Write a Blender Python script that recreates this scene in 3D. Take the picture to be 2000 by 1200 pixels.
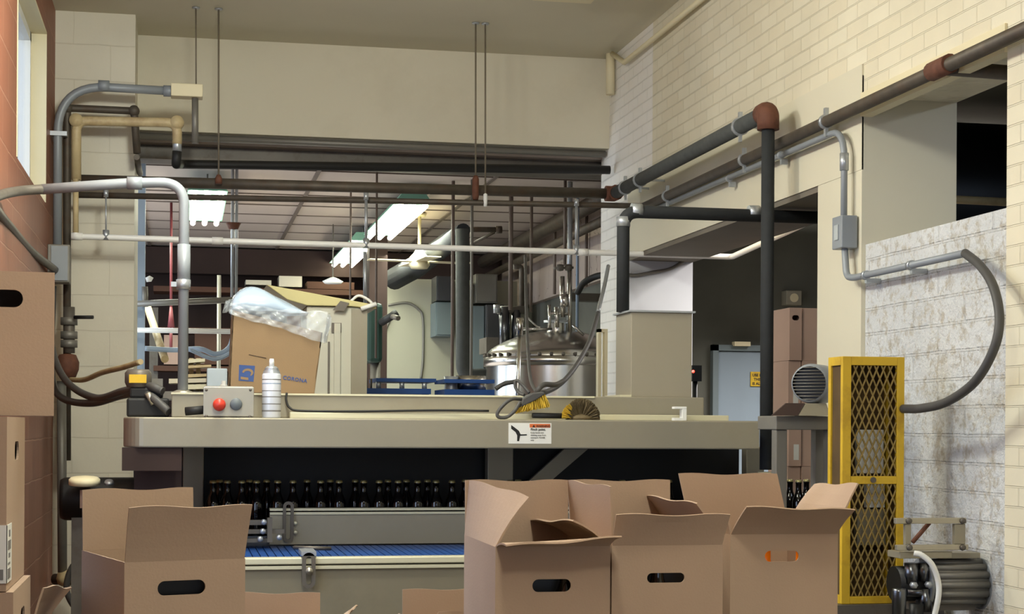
import bpy, math, random
from mathutils import Vector, Matrix
random.seed(7)
PI = math.pi
SC = bpy.context.scene
COL = SC.collection
for _o in list(bpy.data.objects): bpy.data.objects.remove(_o)

# ------------------------------------------------------------------ camera
F_PX, YAW, ROLL, PX0, PY0 = 3200.0, math.atan(643/3200), .006, 1000.0, 830.0
EYE = Vector((0, 0, 1.5))
FW = Vector((math.sin(YAW), math.cos(YAW), 0)); R0 = Vector((math.cos(YAW), -math.sin(YAW), 0)); UP = Vector((0, 0, 1))
RC = R0*math.cos(ROLL) + UP*math.sin(ROLL); UC = UP*math.cos(ROLL) - R0*math.sin(ROLL)
cd = bpy.data.cameras.new('camera'); cam = bpy.data.objects.new('camera', cd); COL.objects.link(cam); SC.camera = cam
cd.sensor_width = 36; cd.lens = 36*F_PX/2000; cd.shift_y = (PY0-600)/2000; cd.clip_start = .05; cd.clip_end = 200
cam.matrix_world = Matrix.Translation(EYE) @ Matrix((RC, UC, -FW)).transposed().to_4x4()

# ------------------------------------------------------------------ view + light
SC.view_settings.view_transform = 'Standard'; SC.view_settings.look = 'None'
SC.view_settings.gamma = 1; SC.view_settings.use_curve_mapping = False
SC.view_settings.exposure = 0.34
w = bpy.data.worlds.new('world'); SC.world = w; w.use_nodes = True
bg = w.node_tree.nodes['Background']; bg.inputs[0].default_value = (.62, .76, 1, 1); bg.inputs[1].default_value = 1.5
def area(name, loc, rot, sx, sy, power, col, spread=PI):
    l = bpy.data.lights.new(name, 'AREA'); l.shape = 'RECTANGLE'; l.size = sx; l.size_y = sy; l.energy = power; l.color = col; l.spread = spread
    o = bpy.data.objects.new(name, l); COL.objects.link(o); o.location = loc; o.rotation_euler = rot; return o
WARM = (.97, 1, .91); COOL = (.62, .76, 1)
def tube_light(lx, ly, lz, power):      # bare fluorescent tubes shine in every direction
    l = bpy.data.lights.new('tube_light', 'POINT'); l.energy = power; l.color = WARM; l.shadow_soft_size = .12
    o = bpy.data.objects.new('tube_light', l); COL.objects.link(o); o.location = (lx, ly, lz)
for (lx, ly, pw) in ((.2, 5.9, 56), (.6, 2.3, 36)):                       # fluorescent fixtures of the packing room
    tube_light(lx, ly-.6, 3.36, pw); tube_light(lx, ly+.5, 3.36, pw)
    area('reflector_light', (lx, ly, 3.45), (0, 0, 0), .22, 1.6, pw*.45, WARM)
area('daylight_side_window', (-.66, 4.9, 1.75), (0, math.radians(-90), 0), 1.5, 1.9, 13, COOL)     # daylight of the side window
for yy_w in (10.9, 13.2): area('daylight_back_room_window', (-3.2, yy_w, 1.9), (0, math.radians(-90), 0), 1.8, .55, 55, (.72, .84, 1))
area('side_room_tank_fill', (4.0, 5.0, 3.1), (0, 0, 0), .2, .9, 12, (.75, .86, 1))  # unseen light added for the bluish highlight on the dark tank
area('side_room_fill', (4.5, 8.9, 3.1), (0, 0, 0), 1.2, .4, 165, (1, .95, .9))  # unseen light added to brighten the side room door and cartons

# ------------------------------------------------------------------ pixel -> point on a real plane
def ray(px, py): return FW*F_PX + RC*(px-PX0) + UC*(PY0-py)
def WY(px, py, Y): d = ray(px, py); return EYE + d*(Y/d.y)
def WX(px, py, X): d = ray(px, py); return EYE + d*(X/d.x)
def WZ(px, py, Z): d = ray(px, py); return EYE + d*((Z-1.5)/d.z)
def S(n, px, Y): d = ray(px, 830); return n*(Y/d.y)          # n pixels at depth plane Y, in metres

# ------------------------------------------------------------------ materials
def lin(c):
    return tuple((v/255/12.92 if v/255 <= .04045 else ((v/255+.055)/1.055)**2.4) for v in c)
def mat(name, c, rough=.6, metal=0, var=.12, sc=3.0, bump=0.0, bsc=60, spec=.4, alpha=1, trans=0, dirt=None, dsc=2.2, damt=.5, coat=0):
    m = bpy.data.materials.new(name); m.use_nodes = True; nt = m.node_tree; N = nt.nodes; L = nt.links
    p = N['Principled BSDF']; p.inputs['Roughness'].default_value = rough; p.inputs['Metallic'].default_value = metal
    p.inputs['Specular IOR Level'].default_value = spec; p.inputs['Alpha'].default_value = alpha
    p.inputs['Transmission Weight'].default_value = trans; p.inputs['Coat Weight'].default_value = coat
    col = lin(c); tc = N.new('ShaderNodeTexCoord')
    src = None
    n = N.new('ShaderNodeTexNoise'); n.inputs['Scale'].default_value = sc; n.inputs['Detail'].default_value = 6; L.new(tc.outputs['Object'], n.inputs['Vector'])
    r = N.new('ShaderNodeMapRange'); r.inputs['From Min'].default_value = .25; r.inputs['From Max'].default_value = .75
    r.inputs['To Min'].default_value = 1-var; r.inputs['To Max'].default_value = 1+var; L.new(n.outputs['Fac'], r.inputs['Value'])
    mx = N.new('ShaderNodeMix'); mx.data_type = 'RGBA'; mx.blend_type = 'MULTIPLY'; mx.inputs[0].default_value = 1
    mx.inputs[6].default_value = (*col, 1); L.new(r.outputs[0], mx.inputs[7]); out = mx.outputs[2]
    if dirt:
        n2 = N.new('ShaderNodeTexNoise'); n2.inputs['Scale'].default_value = dsc; n2.inputs['Detail'].default_value = 8; n2.inputs['Roughness'].default_value = .65
        L.new(tc.outputs['Object'], n2.inputs['Vector'])
        r2 = N.new('ShaderNodeMapRange'); r2.inputs['From Min'].default_value = .5; r2.inputs['From Max'].default_value = .68; r2.inputs['To Max'].default_value = damt
        L.new(n2.outputs['Fac'], r2.inputs['Value'])
        m2 = N.new('ShaderNodeMix'); m2.data_type = 'RGBA'; L.new(r2.outputs[0], m2.inputs[0]); L.new(out, m2.inputs[6]); m2.inputs[7].default_value = (*lin(dirt), 1); out = m2.outputs[2]
    L.new(out, p.inputs['Base Color'])
    if bump:
        n3 = N.new('ShaderNodeTexNoise'); n3.inputs['Scale'].default_value = bsc; n3.inputs['Detail'].default_value = 5; L.new(tc.outputs['Object'], n3.inputs['Vector'])
        b = N.new('ShaderNodeBump'); b.inputs['Strength'].default_value = bump; b.inputs['Distance'].default_value = .004; L.new(n3.outputs['Fac'], b.inputs['Height']); L.new(b.outputs[0], p.inputs['Normal'])
    return m
def emat(name, c, s):
    m = bpy.data.materials.new(name); m.use_nodes = True; p = m.node_tree.nodes['Principled BSDF']
    p.inputs['Base Color'].default_value = (.8, .8, .8, 1); p.inputs['Emission Color'].default_value = (*lin(c), 1); p.inputs['Emission Strength'].default_value = s; return m
def brickmat(name, c, mortar, bw, bh, ms, axis='X', rough=.55, bumpd=.006, stone=0, var=.1, c2=None, spots=None, smooth=.3, white=None):
    """painted masonry on a vertical wall; axis is the wall's normal. Object space is world space here."""
    m = bpy.data.materials.new(name); m.use_nodes = True; nt = m.node_tree; N = nt.nodes; L = nt.links; p = N['Principled BSDF']
    p.inputs['Roughness'].default_value = rough; p.inputs['Specular IOR Level'].default_value = .3
    tc = N.new('ShaderNodeTexCoord'); sp = N.new('ShaderNodeSeparateXYZ'); cb = N.new('ShaderNodeCombineXYZ'); L.new(tc.outputs['Object'], sp.inputs[0])
    L.new(sp.outputs['Y' if axis == 'X' else 'X'], cb.inputs[0]); L.new(sp.outputs['Z'], cb.inputs[1])
    # gentle unevenness of the courses
    nz = N.new('ShaderNodeTexNoise'); nz.inputs['Scale'].default_value = 3.5; nz.inputs['Detail'].default_value = 3; L.new(tc.outputs['Object'], nz.inputs['Vector'])
    sv = N.new('ShaderNodeVectorMath'); sv.operation = 'SCALE'; sv.inputs['Scale'].default_value = bh*.09
    L.new(nz.outputs['Color'], sv.inputs[0]); av = N.new('ShaderNodeVectorMath'); L.new(cb.outputs[0], av.inputs[0]); L.new(sv.outputs[0], av.inputs[1])
    b = N.new('ShaderNodeTexBrick'); b.inputs['Scale'].default_value = 1; b.inputs['Brick Width'].default_value = bw; b.inputs['Row Height'].default_value = bh
    b.inputs['Mortar Size'].default_value = ms; b.inputs['Mortar Smooth'].default_value = smooth; b.inputs['Bias'].default_value = 0; L.new(av.outputs[0], b.inputs['Vector'])
    b.inputs['Color1'].default_value = (*lin(c), 1); b.inputs['Color2'].default_value = (*lin(c2 or c), 1); b.inputs['Mortar'].default_value = (*lin(mortar), 1)
    n = N.new('ShaderNodeTexNoise'); n.inputs['Scale'].default_value = 2.5; n.inputs['Detail'].default_value = 8; L.new(tc.outputs['Object'], n.inputs['Vector'])
    r = N.new('ShaderNodeMapRange'); r.inputs['From Min'].default_value = .3; r.inputs['From Max'].default_value = .7; r.inputs['To Min'].default_value = 1-var; r.inputs['To Max'].default_value = 1+var; L.new(n.outputs['Fac'], r.inputs['Value'])
    mx = N.new('ShaderNodeMix'); mx.data_type = 'RGBA'; mx.blend_type = 'MULTIPLY'; mx.inputs[0].default_value = 1; L.new(b.outputs['Color'], mx.inputs[6]); L.new(r.outputs[0], mx.inputs[7]); out = mx.outputs[2]
    if spots:
        n2 = N.new('ShaderNodeTexNoise'); n2.inputs['Scale'].default_value = 22; n2.inputs['Detail'].default_value = 7; n2.inputs['Roughness'].default_value = .7; L.new(tc.outputs['Object'], n2.inputs['Vector'])
        r2 = N.new('ShaderNodeMapRange'); r2.inputs['From Min'].default_value = .50; r2.inputs['From Max'].default_value = .62; r2.inputs['To Max'].default_value = .75; L.new(n2.outputs['Fac'], r2.inputs['Value'])
        m2 = N.new('ShaderNodeMix'); m2.data_type = 'RGBA'; L.new(r2.outputs[0], m2.inputs[0]); L.new(out, m2.inputs[6]); m2.inputs[7].default_value = (*lin(spots), 1); out = m2.outputs[2]
    if white:      # a strip of whiter paint where the wall meets the corner: beyond Y = white[0]
        g = N.new('ShaderNodeMath'); g.operation = 'GREATER_THAN'; g.inputs[1].default_value = white[0]; L.new(sp.outputs['Y'], g.inputs[0])
        m3 = N.new('ShaderNodeMix'); m3.data_type = 'RGBA'; L.new(g.outputs[0], m3.inputs[0]); L.new(out, m3.inputs[6]); m3.inputs[7].default_value = (*lin(white[1]), 1); out = m3.outputs[2]
    L.new(out, p.inputs['Base Color'])
    b2 = N.new('ShaderNodeTexBrick'); b2.inputs['Scale'].default_value = 1; b2.inputs['Brick Width'].default_value = 90; b2.inputs['Row Height'].default_value = bh; b2.offset = 0
    b2.inputs['Mortar Size'].default_value = ms; b2.inputs['Mortar Smooth'].default_value = smooth; L.new(av.outputs[0], b2.inputs['Vector'])
    hw_ = N.new('ShaderNodeMath'); hw_.operation = 'MULTIPLY'; hw_.inputs[1].default_value = -.65; L.new(b2.outputs['Fac'], hw_.inputs[0])
    inv = N.new('ShaderNodeMath'); inv.operation = 'MULTIPLY_ADD'; inv.inputs[1].default_value = -.35; L.new(b.outputs['Fac'], inv.inputs[0]); L.new(hw_.outputs[0], inv.inputs[2])
    bp = N.new('ShaderNodeBump'); bp.inputs['Strength'].default_value = 1; bp.inputs['Distance'].default_value = bumpd; L.new(inv.outputs[0], bp.inputs['Height'])
    n4 = N.new('ShaderNodeTexNoise'); n4.inputs['Scale'].default_value = 28 if stone else 40; n4.inputs['Detail'].default_value = 6; n4.inputs['Roughness'].default_value = .65; L.new(tc.outputs['Object'], n4.inputs['Vector'])
    bp2 = N.new('ShaderNodeBump'); bp2.inputs['Strength'].default_value = 1 if stone else .25; bp2.inputs['Distance'].default_value = stone or .003; L.new(n4.outputs['Fac'], bp2.inputs['Height']); L.new(bp.outputs[0], bp2.inputs['Normal'])
    L.new(bp2.outputs[0], p.inputs['Normal']); return m

M = {}
M['cream'] = mat('cream_paint', (218, 210, 188), .6, var=.04, sc=1.2, bump=.15, bsc=25, dirt=(194, 184, 160), damt=.3, dsc=1.5)
M['creamblock'] = brickmat('cream_block', (222, 215, 196), (214, 206, 186), .406, .203, .003, 'Y', bumpd=.0015, var=.05)
M['ceil'] = mat('ceiling_paint', (206, 199, 176), .8, var=.06, sc=1, bump=.1)
M['brick'] = brickmat('cream_brick', (224, 216, 192), (219, 210, 185), .203, .0655, .0035, 'X', bumpd=.014, var=.06, c2=(218, 208, 182), white=(9.12, (236, 231, 222)))
M['block'] = brickmat('rough_block', (214, 215, 214), (208, 208, 206), .406, .0985, .006, 'X', bumpd=.024, stone=.015, var=.08, spots=(176, 166, 148))
M['red'] = brickmat('red_block', (144, 94, 72), (162, 116, 94), .406, .203, .005, 'X', bumpd=.004, var=.1, c2=(136, 86, 66))
M['floor'] = mat('concrete', (92, 88, 80), .8, var=.15, bump=.2)
M['beige'] = mat('beige_panel', (214, 207, 184), .55, var=.03, sc=1.5)
M['creamtrim'] = mat('cream_trim', (224, 212, 176), .5, var=.04)
M['whitejamb'] = mat('white_jamb', (196, 197, 200), .6, var=.05, sc=2)
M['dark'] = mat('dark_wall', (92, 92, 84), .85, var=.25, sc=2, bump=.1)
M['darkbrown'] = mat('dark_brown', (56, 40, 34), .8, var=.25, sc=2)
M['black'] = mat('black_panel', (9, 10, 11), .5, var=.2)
M['steel'] = mat('brushed_steel', (178, 172, 156), .42, .75, var=.08, sc=3, dirt=(150, 140, 120), damt=.35)
M['machine'] = mat('painted_machine', (152, 145, 127), .45, .35, var=.06, sc=3, dirt=(140, 130, 108), damt=.4, dsc=3)
M['bright'] = mat('bright_edge', (214, 208, 178), .35, .2, var=.04)
M['darksteel'] = mat('dark_steel', (104, 98, 90), .5, .35, var=.2, dirt=(70, 55, 42), damt=.4, dsc=12)
M['greymetal'] = mat('grey_metal', (128, 124, 116), .5, .4, var=.1)
M['conduit'] = mat('grey_conduit', (140, 145, 150), .45, .1, var=.06)
M['brownpipe'] = mat('brown_pipe', (112, 99, 90), .55, .2)
M['darkpipe'] = mat('dark_pipe', (84, 76, 66), .55, .3, var=.25, sc=14, dirt=(92, 62, 40), damt=.4, dsc=9)
M['insul'] = mat('black_insulation', (42, 44, 46), .8, var=.15, sc=20, bump=.2)
M['insulgrey'] = mat('grey_insulation', (74, 76, 74), .85, var=.15, sc=20, bump=.3)
M['rust'] = mat('rust', (102, 64, 48), .75, .1, var=.25, sc=30, bump=.3)
M['creampipe'] = mat('cream_pipe', (196, 176, 134), .5, var=.08, sc=12, dirt=(140, 106, 72), damt=.5, dsc=8)
M['pvc'] = mat('white_pvc', (244, 242, 236), .35, var=.03)
M['galv'] = mat('galvanised', (176, 180, 184), .35, .6, var=.1)
M['ss'] = mat('stainless', (200, 197, 190), .24, 1, var=.04)
M['ssdark'] = mat('stainless_dark', (110, 112, 116), .28, 1, var=.1)
M['yellow'] = mat('yellow_paint', (208, 170, 42), .5, var=.08, sc=6, dirt=(150, 112, 30), damt=.5, dsc=9)
M['mesh'] = mat('yellow_mesh', (142, 120, 66), .6, var=.2, sc=15)
M['guardback'] = mat('guard_back', (84, 64, 34), .8, var=.3, sc=8)
M['card'] = mat('cardboard', (172, 145, 121), .85, var=.06, sc=4, bump=.1, bsc=200)
M['cardin'] = mat('cardboard_inside', (172, 145, 121), .88, var=.06, sc=5, bump=.1, bsc=200)
M['cardpink'] = mat('cardboard_pinkish', (190, 160, 142), .85, var=.05, sc=4)
M['white'] = mat('white_plastic', (232, 232, 228), .45, var=.03)
M['label'] = mat('paper_label', (226, 224, 216), .6, var=.02)
M['ink'] = mat('black_ink', (28, 26, 26), .6, var=.05)
M['greyink'] = mat('grey_ink', (120, 116, 112), .6, var=.05)
M['orange'] = mat('orange_ink', (206, 104, 52), .6, var=.04)
M['blue'] = mat('blue_plastic', (24, 68, 132), .45, var=.12, sc=12)
M['bluelogo'] = mat('blue_print', (52, 76, 128), .7, var=.1)
M['bluegrey'] = mat('blue_grey_paint', (150, 166, 186), .5, var=.06)
M['doorgrey'] = mat('grey_door', (138, 152, 164), .5, var=.05)
M['cabgrey'] = mat('cabinet_grey', (112, 124, 128), .5, var=.06)
M['black_rubber'] = mat('black_rubber', (30, 29, 28), .6, var=.1)
M['rubbergrey'] = mat('grey_rubber', (74, 72, 70), .55, var=.1)
M['red_knob'] = mat('red_plastic', (200, 60, 42), .35, var=.03)
M['grey_knob'] = mat('grey_plastic', (98, 104, 106), .5, var=.05)
M['bottle'] = mat('brown_glass', (10, 6, 4), .1, var=.1, coat=.5)
M['cap'] = mat('gold_cap', (188, 176, 122), .35, .6, var=.1)
M['bristle_y'] = mat('yellow_bristle', (214, 178, 60), .7, var=.2, sc=40)
M['bristle_b'] = mat('brown_bristle', (98, 84, 58), .85, var=.3, sc=40)
M['greenmetal'] = mat('dark_green', (26, 52, 44), .5, var=.15)
M['pinkwood'] = mat('pink_wood', (176, 160, 150), .7, var=.06, sc=2)
M['redrod'] = mat('red_paint', (112, 52, 56), .5, var=.1)
M['board'] = brickmat('grooved_board', (172, 156, 146), (96, 84, 76), .3, 9, .004, 'X', bumpd=.004, var=.06)
M['ceilpanel'] = mat('ceiling_panel', (186, 172, 162), .8, var=.1, sc=.8)
M['green'] = mat('pale_green_reflector', (120, 170, 150), .5)  # pale green of the fluorescent lamp reflectors
M['tube'] = emat('lamp_tube', (255, 250, 225), 14)
M['can'] = mat('can_white', (218, 220, 226), .35, .2, var=.03)
M['amber'] = mat('amber_plastic', (230, 130, 20), .3, var=.05)
M['rack'] = mat('rack_orange', (84, 52, 34), .6, var=.1)
M['rodgrey'] = mat('rod_grey', (122, 112, 96), .6, .2)
def filmmat():
    m = mat('clear_film', (214, 222, 226), .18, var=.03, alpha=.2, spec=.6, coat=.5); return m
M['film'] = filmmat(); M['filmblue'] = mat('blue_film', (196, 214, 232), .2, var=.04, alpha=.5, spec=.8, coat=.5)
M['cardtan'] = mat('cardboard_tan', (136, 112, 82), .85, var=.05, sc=4, bump=.1, bsc=200)
M['offwhite'] = mat('off_white_paint', (196, 194, 178), .55, var=.05)
M['glass'] = mat('window_glass', (225, 235, 250), .05, alpha=.15)

# ------------------------------------------------------------------ mesh builder
def frame(d):
    d = d.normalized(); a = Vector((0, 0, 1)) if abs(d.z) < .9 else Vector((1, 0, 0))
    x = d.cross(a).normalized(); return x, d.cross(x).normalized()
def fillet(pts, r, n=6):
    pts = [Vector(p) for p in pts]; out = [pts[0]]
    for i in range(1, len(pts)-1):
        a, b, c = pts[i-1], pts[i], pts[i+1]; u = (a-b); v = (c-b)
        ri = min(r, u.length*.48, v.length*.48)
        if u.angle(v, PI) > PI*.985 or ri < 1e-4: out.append(b); continue
        p0 = b+u.normalized()*ri; p1 = b+v.normalized()*ri
        for k in range(n+1):
            t = k/n; out.append(p0*(1-t)**2 + b*2*t*(1-t) + p1*t*t)
    out.append(pts[-1]); return out
def spline(pts, n=8):
    P = [Vector(p) for p in pts]; P = [P[0]*2-P[1]] + P + [P[-1]*2-P[-2]]; out = []
    for i in range(1, len(P)-2):
        for k in range(n):
            t = k/n; a, b, c, d = P[i-1:i+3]
            out.append(.5*((2*b)+(c-a)*t+(2*a-5*b+4*c-d)*t*t+(3*b-a-3*c+d)*t**3))
    out.append(P[-2]); return out
class MB:
    def __init__(s): s.v = []; s.f = []; s.sm = []
    def add(s, vs, fs, sm=False):
        o = len(s.v); s.v += [Vector(v) for v in vs]; s.f += [[i+o for i in f] for f in fs]; s.sm += [sm]*len(fs); return s
    def box(s, a, b):
        x0, y0, z0 = a; x1, y1, z1 = b
        if x0 > x1: x0, x1 = x1, x0
        if y0 > y1: y0, y1 = y1, y0
        if z0 > z1: z0, z1 = z1, z0
        return s.add([(x0,y0,z0),(x1,y0,z0),(x1,y1,z0),(x0,y1,z0),(x0,y0,z1),(x1,y0,z1),(x1,y1,z1),(x0,y1,z1)],
                     [(0,3,2,1),(4,5,6,7),(0,1,5,4),(1,2,6,5),(2,3,7,6),(3,0,4,7)])
    def prism(s, poly, vec):
        """solid from a polygon and an extrusion vector"""
        P = [Vector(p) for p in poly]; v = Vector(vec); n = len(P)
        nn = sum(((P[i]-P[0]).cross(P[(i+1) % n]-P[0]) for i in range(n)), Vector())
        if nn.dot(v) > 0: P.reverse()
        return s.add(P + [p+v for p in P], [list(range(n)), list(range(2*n-1, n-1, -1))] + [(i, i+n, (i+1) % n+n, (i+1) % n) for i in range(n)])
    def tube(s, pts, r, seg=12, cap=True):
        P = [Vector(p) for p in pts]; n = len(P); rs = r if isinstance(r, (list, tuple)) else [r]*n
        d0 = (P[1]-P[0]).normalized(); x, y = frame(d0); vs = []
        for i in range(n):
            d = ((P[i+1]-P[i]).normalized() if i < n-1 else (P[i]-P[i-1]).normalized())
            if 0 < i < n-1: d = ((P[i]-P[i-1]).normalized()+(P[i+1]-P[i]).normalized()).normalized()
            x = (x-d*x.dot(d)).normalized(); y = d.cross(x)
            vs += [P[i]+(x*math.cos(2*PI*k/seg)+y*math.sin(2*PI*k/seg))*rs[i] for k in range(seg)]
        fs = [(i*seg+k, i*seg+(k+1) % seg, (i+1)*seg+(k+1) % seg, (i+1)*seg+k) for i in range(n-1) for k in range(seg)]
        s.add(vs, fs, True)
        if cap:
            o = len(s.v)-len(vs); s.f += [[o+k for k in range(seg-1, -1, -1)], [o+(n-1)*seg+k for k in range(seg)]]; s.sm += [False, False]
        return s
    def cyl(s, a, b, r, seg=20): return s.tube([a, b], r, seg)
    def lathe(s, prof, c, axis=(0, 0, 1), seg=28, a0=0, a1=2*PI):
        """prof: [(radius, height)] from bottom to top"""
        ax = Vector(axis).normalized(); x, y = frame(ax); c = Vector(c); vs = []
        for r, h in prof: vs += [c+ax*h+(x*math.cos(2*PI*k/seg)+y*math.sin(2*PI*k/seg))*max(r, 1e-5) for k in range(seg)]
        fs = [(i*seg+k, i*seg+(k+1) % seg, (i+1)*seg+(k+1) % seg, (i+1)*seg+k) for i in range(len(prof)-1) for k in range(seg)]
        return s.add(vs, fs, True)
    def build(s, name, m, parent=None, local=False, bevel=0, origin=None, flip=False):
        me = bpy.data.meshes.new(name); off = Vector()
        if parent is not None and not local: off = parent['_o'] if False else ORG[parent.name]
        if parent is None and not local:
            off = Vector(origin) if origin is not None else Vector(((min(v.x for v in s.v)+max(v.x for v in s.v))/2, (min(v.y for v in s.v)+max(v.y for v in s.v))/2, min(v.z for v in s.v)))
        me.from_pydata([v-off for v in s.v], [], s.f); me.validate(); me.polygons.foreach_set('use_smooth', s.sm[:len(me.polygons)])
        me.materials.append(m if not isinstance(m, str) else M[m]); me.update()
        o = bpy.data.objects.new(name, me); COL.objects.link(o)
        import bmesh
        bm = bmesh.new(); bm.from_mesh(me); bmesh.ops.recalc_face_normals(bm, faces=bm.faces); bm.to_mesh(me); bm.free()
        if parent is not None: o.parent = parent; ORG[o.name] = off if not local else Vector()
        else:
            ORG[o.name] = off; o.location = off
        if bevel:
            b = o.modifiers.new('bevel', 'BEVEL'); b.width = bevel; b.segments = 2; b.limit_method = 'ANGLE'; b.angle_limit = math.radians(40)
        return o
ORG = {}
def tag(o, label, cat, group=None, kind=None):
    if label: o['label'] = label
    if cat: o['category'] = cat
    if group: o['group'] = group
    if kind: o['kind'] = kind
    return o
def thing(name, label, cat, loc, group=None, rz=0):
    o = bpy.data.objects.new(name, None); COL.objects.link(o); o.location = loc; o.rotation_euler = (0, 0, rz); o.empty_display_size = .1
    ORG[o.name] = Vector(loc); return tag(o, label, cat, group)
def struct(name, mb, m, **k):
    o = mb.build(name, m, origin=(0, 0, 0), **k); o['kind'] = 'structure'; return o
def copy_tree(o, parent=None):
    c = o.copy(); COL.objects.link(c); c.parent = parent
    for ch in list(o.children): copy_tree(ch, c)
    return c
def text(name, s, size, m, parent, loc, xdir, ydir, ext=.0006, label=None, bold=0, spacing=1):
    cu = bpy.data.curves.new(name, 'FONT'); cu.body = s; cu.size = size; cu.extrude = ext; cu.align_x = 'LEFT'; cu.offset = bold; cu.space_character = spacing; cu.resolution_u = 3
    t = bpy.data.objects.new(name, cu); COL.objects.link(t)
    dg = bpy.context.evaluated_depsgraph_get(); me = bpy.data.meshes.new_from_object(t.evaluated_get(dg)); bpy.data.objects.remove(t)
    x = Vector(xdir).normalized(); y = Vector(ydir).normalized(); z = x.cross(y)
    mw = Matrix((x, y, z)).transposed().to_4x4(); mw.translation = Vector(loc)-ORG[parent.name]
    me.transform(mw); me.materials.clear(); me.materials.append(M[m]); o = bpy.data.objects.new(name, me); COL.objects.link(o); o.parent = parent; ORG[o.name] = ORG[parent.name]
    if label: o['label'] = label
    return o

# ================================================================== SETTING
XL, XR, YP, YB, ZC, T = -.72, 2.65, 9.6, 10.1, 3.83, .4
struct('floor', MB().box((-9, -3.2, -.1), (9, 18, 0)), 'floor')
struct('ceiling', MB().box((XL-.3, -3.2, ZC), (XR+T, YB+.2, ZC+.15)), 'ceil')
# left wall, red block, with a window high up (seen) and one nearer the camera (off frame)
WLY0, WLY1, WLZ0, WLZ1 = 7.45, 8.98, 2.66, 3.56
w1, w2, wz0, wz1 = 3.9, 5.9, 1.0, 2.6
b = MB(); tl = .14
def wall_x(b, x0, x1, y0, y1, z0, z1, holes):
    ys = sorted({y0, y1, *[h[0] for h in holes], *[h[1] for h in holes]}); 
    for i in range(len(ys)-1):
        a, c = ys[i], ys[i+1]; zs = [(h[2], h[3]) for h in holes if h[0] <= a+1e-6 and h[1] >= c-1e-6]; zs.sort(); z = z0
        for (p, q) in zs:
            if p > z+1e-5: b.box((x0, a, z), (x1, c, p))
            z = max(z, q)
        if z < z1-1e-5: b.box((x0, a, z), (x1, c, z1))
    return b
wall_x(b, XL-tl, XL, -3.2, YB, 0, ZC, [(WLY0, WLY1, WLZ0, WLZ1), (w1, w2, wz0, wz1)])
struct('wall_left', b, 'red')
# the window with its cream reveal
wd = MB()
q = .012
wd.box((XL-tl, WLY1-q, WLZ0), (XL+.004, WLY1+.0, WLZ1)).box((XL-tl, WLY0, WLZ1-q), (XL+.004, WLY1, WLZ1)).box((XL-tl, WLY0, WLZ0), (XL+.004, WLY0+q, WLZ1))
wn = thing('window_1', None, None, (XL-tl+.035, (WLY0+WLY1)/2, WLZ0)); wn['kind'] = 'structure'
wd.build('window_reveal', 'creamtrim', wn)
fr = MB(); xw = XL-tl+.035
for (ya, yb, za, zb) in ((WLY0, WLY1, WLZ0, WLZ0+.05), (WLY0, WLY1, WLZ1-.06, WLZ1-.012), (WLY1-.06, WLY1-.012, WLZ0, WLZ1), (WLY0+.012, WLY0+.06, WLZ0, WLZ1), ((WLY0+WLY1)/2-.02, (WLY0+WLY1)/2+.02, WLZ0, WLZ1)):
    fr.box((xw-.03, ya, za), (xw+.03, yb, zb))
fr.build('window_frame', 'white', wn); MB().box((xw-.004, WLY0+.02, WLZ0+.02), (xw+.004, WLY1-.02, WLZ1-.02)).build('window_pane', 'glass', wn)
# pier and header
xp = WY(262, 500, YP).x
struct('wall_pier', MB().box((XL, YP, 0), (xp, YB+.25, ZC)), 'creamblock')
ZH = 3.262
struct('wall_back', MB().box((xp, YB, ZH), (XR, YB+.18, ZC)), 'cream')
# right wall with two openings
O1 = (6.58, 9.65, 0, 2.525); O2 = (4.96, 6.14, 2.226, 2.81)
b = MB(); wall_x(b, XR, XR+T, -3.2, YB+.2, 0, ZC, [O1, O2, (6.14, 6.58, 0, 2.9), (4.96, 6.14, 0, 2.226)])
struct('wall_right', b, 'brick')
struct('wall_right_infill', MB().box((XR+.012, 4.96, 0), (XR+T, 6.14, 2.226)), 'block')
struct('wall_right_post', MB().box((XR-.006, 6.12, 0), (XR+T, 6.58, 2.9)), 'beige')
struct('trim_1', MB().box((XR-.008, 6.12, 2.525), (XR, 9.62, 2.945)), 'beige')            # flat fascia along the opening
struct('trim_2', MB().box((XR-.010, 4.96, 2.735), (XR+.035, 6.13, 2.83)), 'creamtrim')          # strip over the small opening
struct('trim_3', MB().box((XR, 9.60, 0), (XR+T, 9.65, 2.525)), 'whitejamb')
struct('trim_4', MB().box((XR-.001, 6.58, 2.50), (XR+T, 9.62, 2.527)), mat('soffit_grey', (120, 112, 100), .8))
struct('trim_5', MB().box((XR+.001, 6.13, 2.226), (XR+T, 6.142, 2.81)), mat('jamb_grey', (134, 129, 110), .6, var=.04))
# side room beyond the right wall
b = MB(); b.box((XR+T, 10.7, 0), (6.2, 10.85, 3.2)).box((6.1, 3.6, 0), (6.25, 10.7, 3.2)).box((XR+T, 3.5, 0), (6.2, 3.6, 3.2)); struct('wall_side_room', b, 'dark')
struct('ceiling_side_room', MB().box((XR+T, 3.5, 3.2), (6.3, 10.9, 3.3)), 'dark')
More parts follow.
